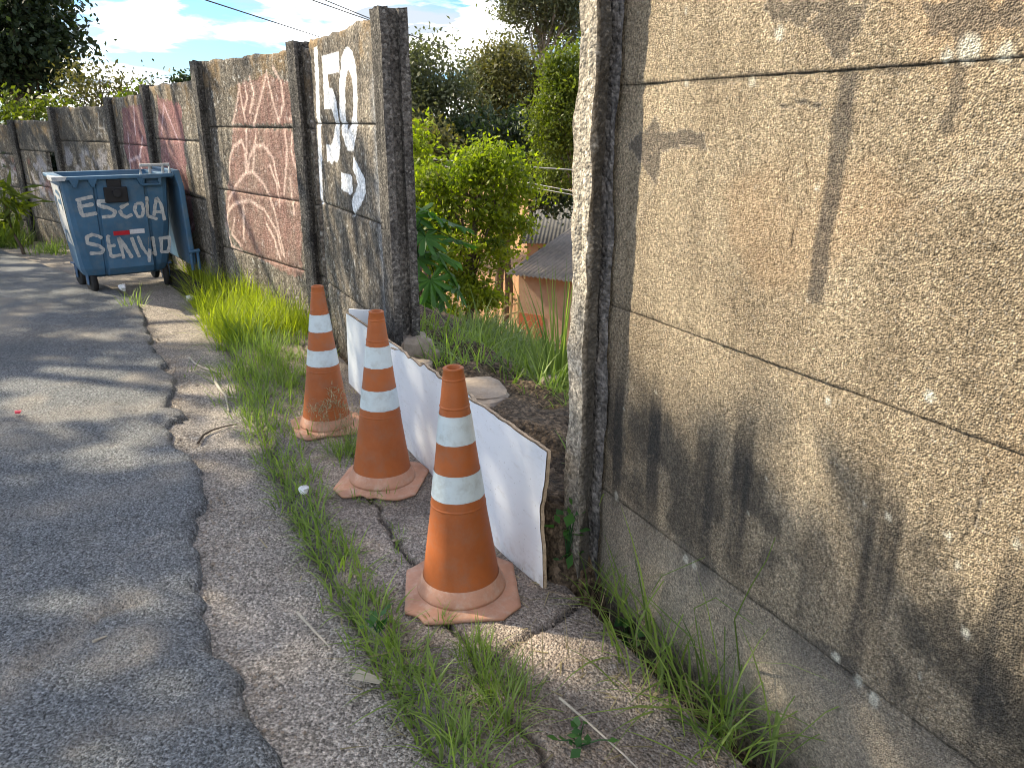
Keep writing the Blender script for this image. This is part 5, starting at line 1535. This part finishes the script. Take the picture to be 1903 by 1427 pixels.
corrugated('roof_sheet', h2, e2, u2, v2 * math.cos(R(17)) + np.array([0, 0, math.sin(R(17))]), 6, 5, .014, .17, M['roof_dark'], 5)
# rustic fence by the house
fa = atY(905, 612, 25.5); fb = atY(962, 606, 26.5); zf_ = gz_(fa[0], fa[1])
fc = thing('wooden_fence', 'low yellowish wooden fence between the bush and the house', 'fence', (fa[0], fa[1], zf_)); fc['kind'] = 'thing'
for k in range(5):
    q = fa + (fb - fa) * k / 4; V, F = tube([[q[0], q[1], zf_ - .1], [q[0] + .03, q[1], zf_ + .95 + .1 * (k % 2)]], .05, 7); mk('fence_post', V, F, M['woodpost'], fc)
for zz_ in (.3, .62):
    V, F = tube([[fa[0], fa[1] - .05, zf_ + zz_], [fb[0], fb[1] - .05, zf_ + zz_ + .04]], .03, 6); mk('fence_rail', V, F, M['woodpost'], fc)
tf = []
for k in range(60):
    q = atY(rng.uniform(770, 1000), 612, rng.uniform(17, 24)); tf.append((q[0], q[1], gz_(q[0], q[1]) - .02, 9, .25, rng.uniform(.2, .5), .03, .5, 1.0))
tag(grass_obj('grass', 'grass_dry', tf), 'dry yellow grass on the orange soil before the house', 'grass', kind='stuff')


# grit along the broken asphalt edge and in the cracks; straw and leaf bits
Vs, Fs, o = [], [], 0
for k in range(900):
    if k < 520:
        y = rng.uniform(1.2, 5.5) ** 1.0; x = float(edgeX(np.array([y]))[0]) + abs(rng.normal(0, .07)) + .01
    elif k < 700:
        q = CR[0][rng.integers(0, len(CR[0]) - 1)]; x, y = q[0] + rng.normal(0, .06), q[1] + rng.normal(0, .08)
    else:
        s_ = rng.uniform(-1.3, .2); x, y = wallpt(s_, -.13 - abs(rng.normal(0, .16)))
    r_ = rng.uniform(.0025, .0065) * (1.6 if rng.uniform() < .12 else 1); z = float(surf(x, y)) + r_ * .3
    v = np.array([[1, 0, 0], [-1, 0, 0], [0, 1, 0], [0, -1, 0], [0, 0, .8], [0, 0, -.6]]) * r_ * rng.uniform(.6, 1.4, (6, 1))
    a = rng.uniform(0, 6.28); c, sn = math.cos(a), math.sin(a); v = np.stack([v[:, 0] * c - v[:, 1] * sn, v[:, 0] * sn + v[:, 1] * c, v[:, 2]], -1)
    Vs.append(v + [x, y, z]); Fs += [(o + i, o + j, o + kk) for i, j, kk in ((0, 2, 4), (2, 1, 4), (1, 3, 4), (3, 0, 4), (2, 0, 5), (1, 2, 5), (3, 1, 5), (0, 3, 5))]; o += 6
tag(mk('gravel', np.vstack(Vs), Fs, M['stone']), 'loose grit along the broken asphalt edge and slab cracks', 'gravel', kind='stuff')
n = 260; P = []
for k in range(n):
    if k < 150:
        i = rng.integers(0, len(STRIP) - 1); t_ = rng.uniform(); x, y = STRIP[i] + (STRIP[i + 1] - STRIP[i]) * t_ + rng.normal(0, .09, 2)
    else: x, y = wallpt(rng.uniform(-1.2, .3), -.16 - abs(rng.normal(0, .14)))
    P.append([x, y, float(surf(x, y)) + .006])
V, F, T = blades(np.array(P), rng.uniform(.02, .09, n), rng.uniform(.002, .006, n), rng.uniform(0, 6.28, n), rng.uniform(1.35, 1.6, n), rng.uniform(-.1, .2, n), rng.uniform(0, 1, n))
tag(mk('debris', V, F, M['grass_dry'], None, False, {'tint': ('POINT', T)}), 'dry straw bits scattered along the grass and wall foot', 'debris', kind='stuff')


def weed(label, px, py, n, spread_, size, hgt, dz=0.0, mat='lf_papaya'):
    q = onground(px, py); z = float(surf(q[0], q[1])) + dz; b = np.array([q[0], q[1], z])
    root = thing('weed_plant', label, 'weed', b); root['kind'] = 'thing'
    C = b + np.stack([rng.normal(0, spread_, n), rng.normal(0, spread_, n), rng.uniform(.02, hgt, n)], -1)
    V, F, T = leafquads(C, size, rng.uniform(.1, .9, n), up=.9, asp=.75); mk('leaf', V, F, M[mat], root, False, {'tint': ('POINT', T)})['kind'] = 'stuff'
    V, F = join([tube([b, (b + c) / 2 + [0, 0, .01], c], [.0025, .002, .0012], 4) for c in C[::2]]); mk('stem', V, F, M[mat], root)
    return root


weed('dark heart-leaved weed at the foot of the broken post', 1052, 1102, 24, .028, .045, .20)
weed('low broad-leaved weed among the wall grass', 1165, 1165, 18, .05, .045, .10)
weed('small round-leaved weed in the grass strip left of the nearest cone', 705, 1205, 12, .03, .035, .07)
weed('flat little weed at the bottom edge below the slab crack', 1075, 1418, 14, .03, .03, .04)
for lb, pts in (('long thin grass stem bending across the near wall, tallest', [(1365, 1150), (1395, 1090), (1425, 1040), (1441, 998)]), ('thin bent grass stem left of the tall one', [(1290, 1190), (1205, 1110), (1230, 1070), (1310, 1035)]),
                ('thin grass stem drooping right over the wall foot', [(1300, 1200), (1290, 1130), (1330, 1110), (1400, 1160)])):
    Q = [onplane(x, y, P03 - NW3 * (.10 - .02 * i), NW3) for i, (x, y) in enumerate(pts)]
    P = [Q[0] + (np.array([*onground(pts[0][0] + 15, 1300)[:2], .0]) - Q[0]) * t for t in (1, .5)] + Q
    P = np.array(P); T_c = np.linspace(0, len(P) - 1, 16); P = np.stack([np.interp(T_c, np.arange(len(P)), P[:, k]) for k in range(3)], -1)
    V, F = tube(P, np.interp(T_c, [0, len(Q) + 1], [.0026, .001]), 5)
    tag(mk('tall_grass', V, F, M['grass'], None, False, {'tint': ('POINT', np.full(len(V), .3))}, P[0]), lb, 'grass stem', None, 'thing')

# wires
def wire(label, a, b, r, mat, sag=.1):
    P = [a + (b - a) * t - np.array([0, 0, sag * 4 * t * (1 - t)]) for t in np.linspace(0, 1, 24)]
    V, F = tube(P, r, 5); tag(mk('power_line', V, F, M[mat], loc=a), label, 'cable', 'overhead cables', 'thing')


def ext(p, q, Yp, Yq, k0, k1):
    a = atY(*p, Yp); b = atY(*q, Yq); return a + (b - a) * k0, a + (b - a) * k1
wire('single dark overhead cable above the wall, leftmost in the sky', *ext((380, 0), (590, 68), 14, 20, -.4, 2.5), .011, 'wire', .0)
wire('upper of the paired overhead cables above the number panel', *ext((602, 0), (680, 32), 14, 17, -1, 5), .010, 'wire', .0)
wire('lower of the paired overhead cables above the number panel', *ext((578, 0), (680, 36), 14, 17, -1, 5), .010, 'wire', .0)
wire('pale cable crossing above the bush', *ext((900, 300), (1065, 311), 16, 15, -1.5, 3), .011, 'wire_pale', .05)
wire('pale cable above the dark roof, upper of two', *ext((985, 338), (1060, 352), 17, 16, -3, 3), .008, 'wire_pale', .03)
wire('pale cable above the dark roof, lower of two', *ext((985, 345), (1060, 359), 17, 16, -3, 3), .008, 'wire_pale', .03)

# ------------------------------------------------------------------ unseen trees added across the road, crowns cut to shape the shade
LITPX = [[(300, 640), (245, 590), (335, 500), (560, 560), (605, 640), (560, 655), (470, 645), (400, 632)],
         [(850, 1112), (1095, 1180), (1150, 1300), (1040, 1310), (930, 1240), (840, 1175)],
         [(0, 705), (140, 690), (260, 700), (310, 790), (180, 800), (0, 800)], [(130, 850), (300, 805), (350, 870), (330, 900), (150, 905)],
         [(0, 468), (60, 470), (100, 486), (0, 505)], [(60, 545), (180, 540), (170, 556), (60, 560)], [(160, 640), (270, 615), (280, 650), (170, 665)], [(560, 660), (620, 655), (650, 700), (590, 720)]]
LIT = [np.array([onground(*p)[:2] for p in q]) for q in LITPX]
ct = SUN_XY / math.tan(SUN_EL)


def shadow_xy(P): return P[:, 0] - P[:, 2] * ct[0], P[:, 1] - P[:, 2] * ct[1]



def shadow_pts(P): P = np.asarray(P); return np.stack([P[:, 0] - P[:, 2] * ct[0], P[:, 1] - P[:, 2] * ct[1]], -1)


def baypts(b, pts):
    _, L_, d_, n_ = bayframe(NODES[b], NODES[b + 1]); a3 = np.array([*NODES[b], 0]); n3_ = np.array([*n_, 0])
    return shadow_pts([onplane(x, y, a3, n3_) for x, y in pts])


LIT += [baypts(1, [(380, 110), (560, 80), (590, 600), (450, 540), (425, 470), (395, 400)]), baypts(2, [(288, 150), (380, 140), (412, 480), (385, 430), (350, 330), (300, 215)]),
        baypts(0, [(558, 70), (586, 70), (608, 560), (575, 580)]), baypts(0, [(586, 60), (640, 40), (640, 200), (586, 235)]),
        baypts(3, [(250, 195), (262, 190), (272, 330), (255, 335)]), baypts(4, [(128, 205), (150, 203), (178, 268), (215, 275), (215, 310), (180, 300)])]
PERP = -(ct @ NW)          # metres past the wall line per metre of height


def canopy_keep(x, y):
    x = x + rng.normal(0, .05, len(x)); y = y + rng.normal(0, .05, len(x))
    k = np.ones(len(x), bool)
    for q in LIT: k &= ~inpoly(x, y, q)
    u = lat(x, y); s = along(x, y)
    top = np.where(s < 1.2, .90 + .13 * np.minimum(s, 0), np.where(s < 3.9, 1.9, 4.0))
    k &= u < top * PERP + rng.normal(0, .05, len(x))
    hole = fbm(x * 1.5 + 3, y * 1.5, 900, 4) + .25 * (fbm(x * 5, y * 5, 905, 3) - .5)
    k &= hole < np.where(s > 5.5, .60, np.where(s < 2.2, .74, .66))
    return k


for gi, (x0, x1, y0, y1, tb, lb) in enumerate([(-5.0, 2.6, -1.5, 3.2, (-11.0, 4.2), 'broad street tree across the road, out of view to the left, nearest of three'),
                                               (-6.0, 3.0, 3.2, 6.6, (-12.5, 8.0), 'broad street tree across the road, out of view to the left, middle of three'),
                                               (-9.5, 1.2, 6.6, 13.0, (-15.0, 11.5), 'broad street tree across the road, out of view to the left, farthest of three')]):
    nlf = int((520 if gi == 0 else 380) * (x1 - x0) * (y1 - y0))
    # leaves come in clumps; each clump hangs at its own height
    nc_ = nlf // 14
    hx = rng.uniform(x0, x1, nc_); hy = rng.uniform(y0, y1, nc_); hz = 7.2 + rng.normal(0, .7, nc_) - .05 * (hx - (x0 + x1) / 2) ** 2
    gx1 = np.repeat(hx, 14) + rng.normal(0, .16, nc_ * 14); gy1 = np.repeat(hy, 14) + rng.normal(0, .16, nc_ * 14)
    z1_ = np.repeat(hz, 14) + rng.normal(0, .15, nc_ * 14)
    m = canopy_keep(gx1, gy1); gx1, gy1, z1_ = gx1[m], gy1[m], z1_[m]
    P = np.stack([gx1 + z1_ * ct[0], gy1 + z1_ * ct[1], z1_], -1)
    root = thing('shade_caster_tree', lb, 'tree', (tb[0], tb[1], -.2), 'street trees across the road'); root['kind'] = 'thing'
    V, F, T = leafquads(P, .15, np.clip(rng.normal(.45, .2, len(P)), 0, 1), up=.8, asp=.6)
    mk('crown', V, F, M['lf_dark'], root, False, {'tint': ('POINT', T)})
    parts = [tube([[tb[0], tb[1], -.3], [tb[0] + .1, tb[1], 2.5], [tb[0], tb[1] + .1, 4.6]], [.26, .2, .17], 10)]
    for k in range(14):
        c = P[rng.integers(len(P))]; st = np.array([tb[0], tb[1] + .1, 4.5]); parts.append(tube([st, (st + c) / 2 + [0, 0, .5], c], [.1, .06, .02], 6))
    V, F = join(parts); mk('trunk', V, F, M['bark'], root, True)
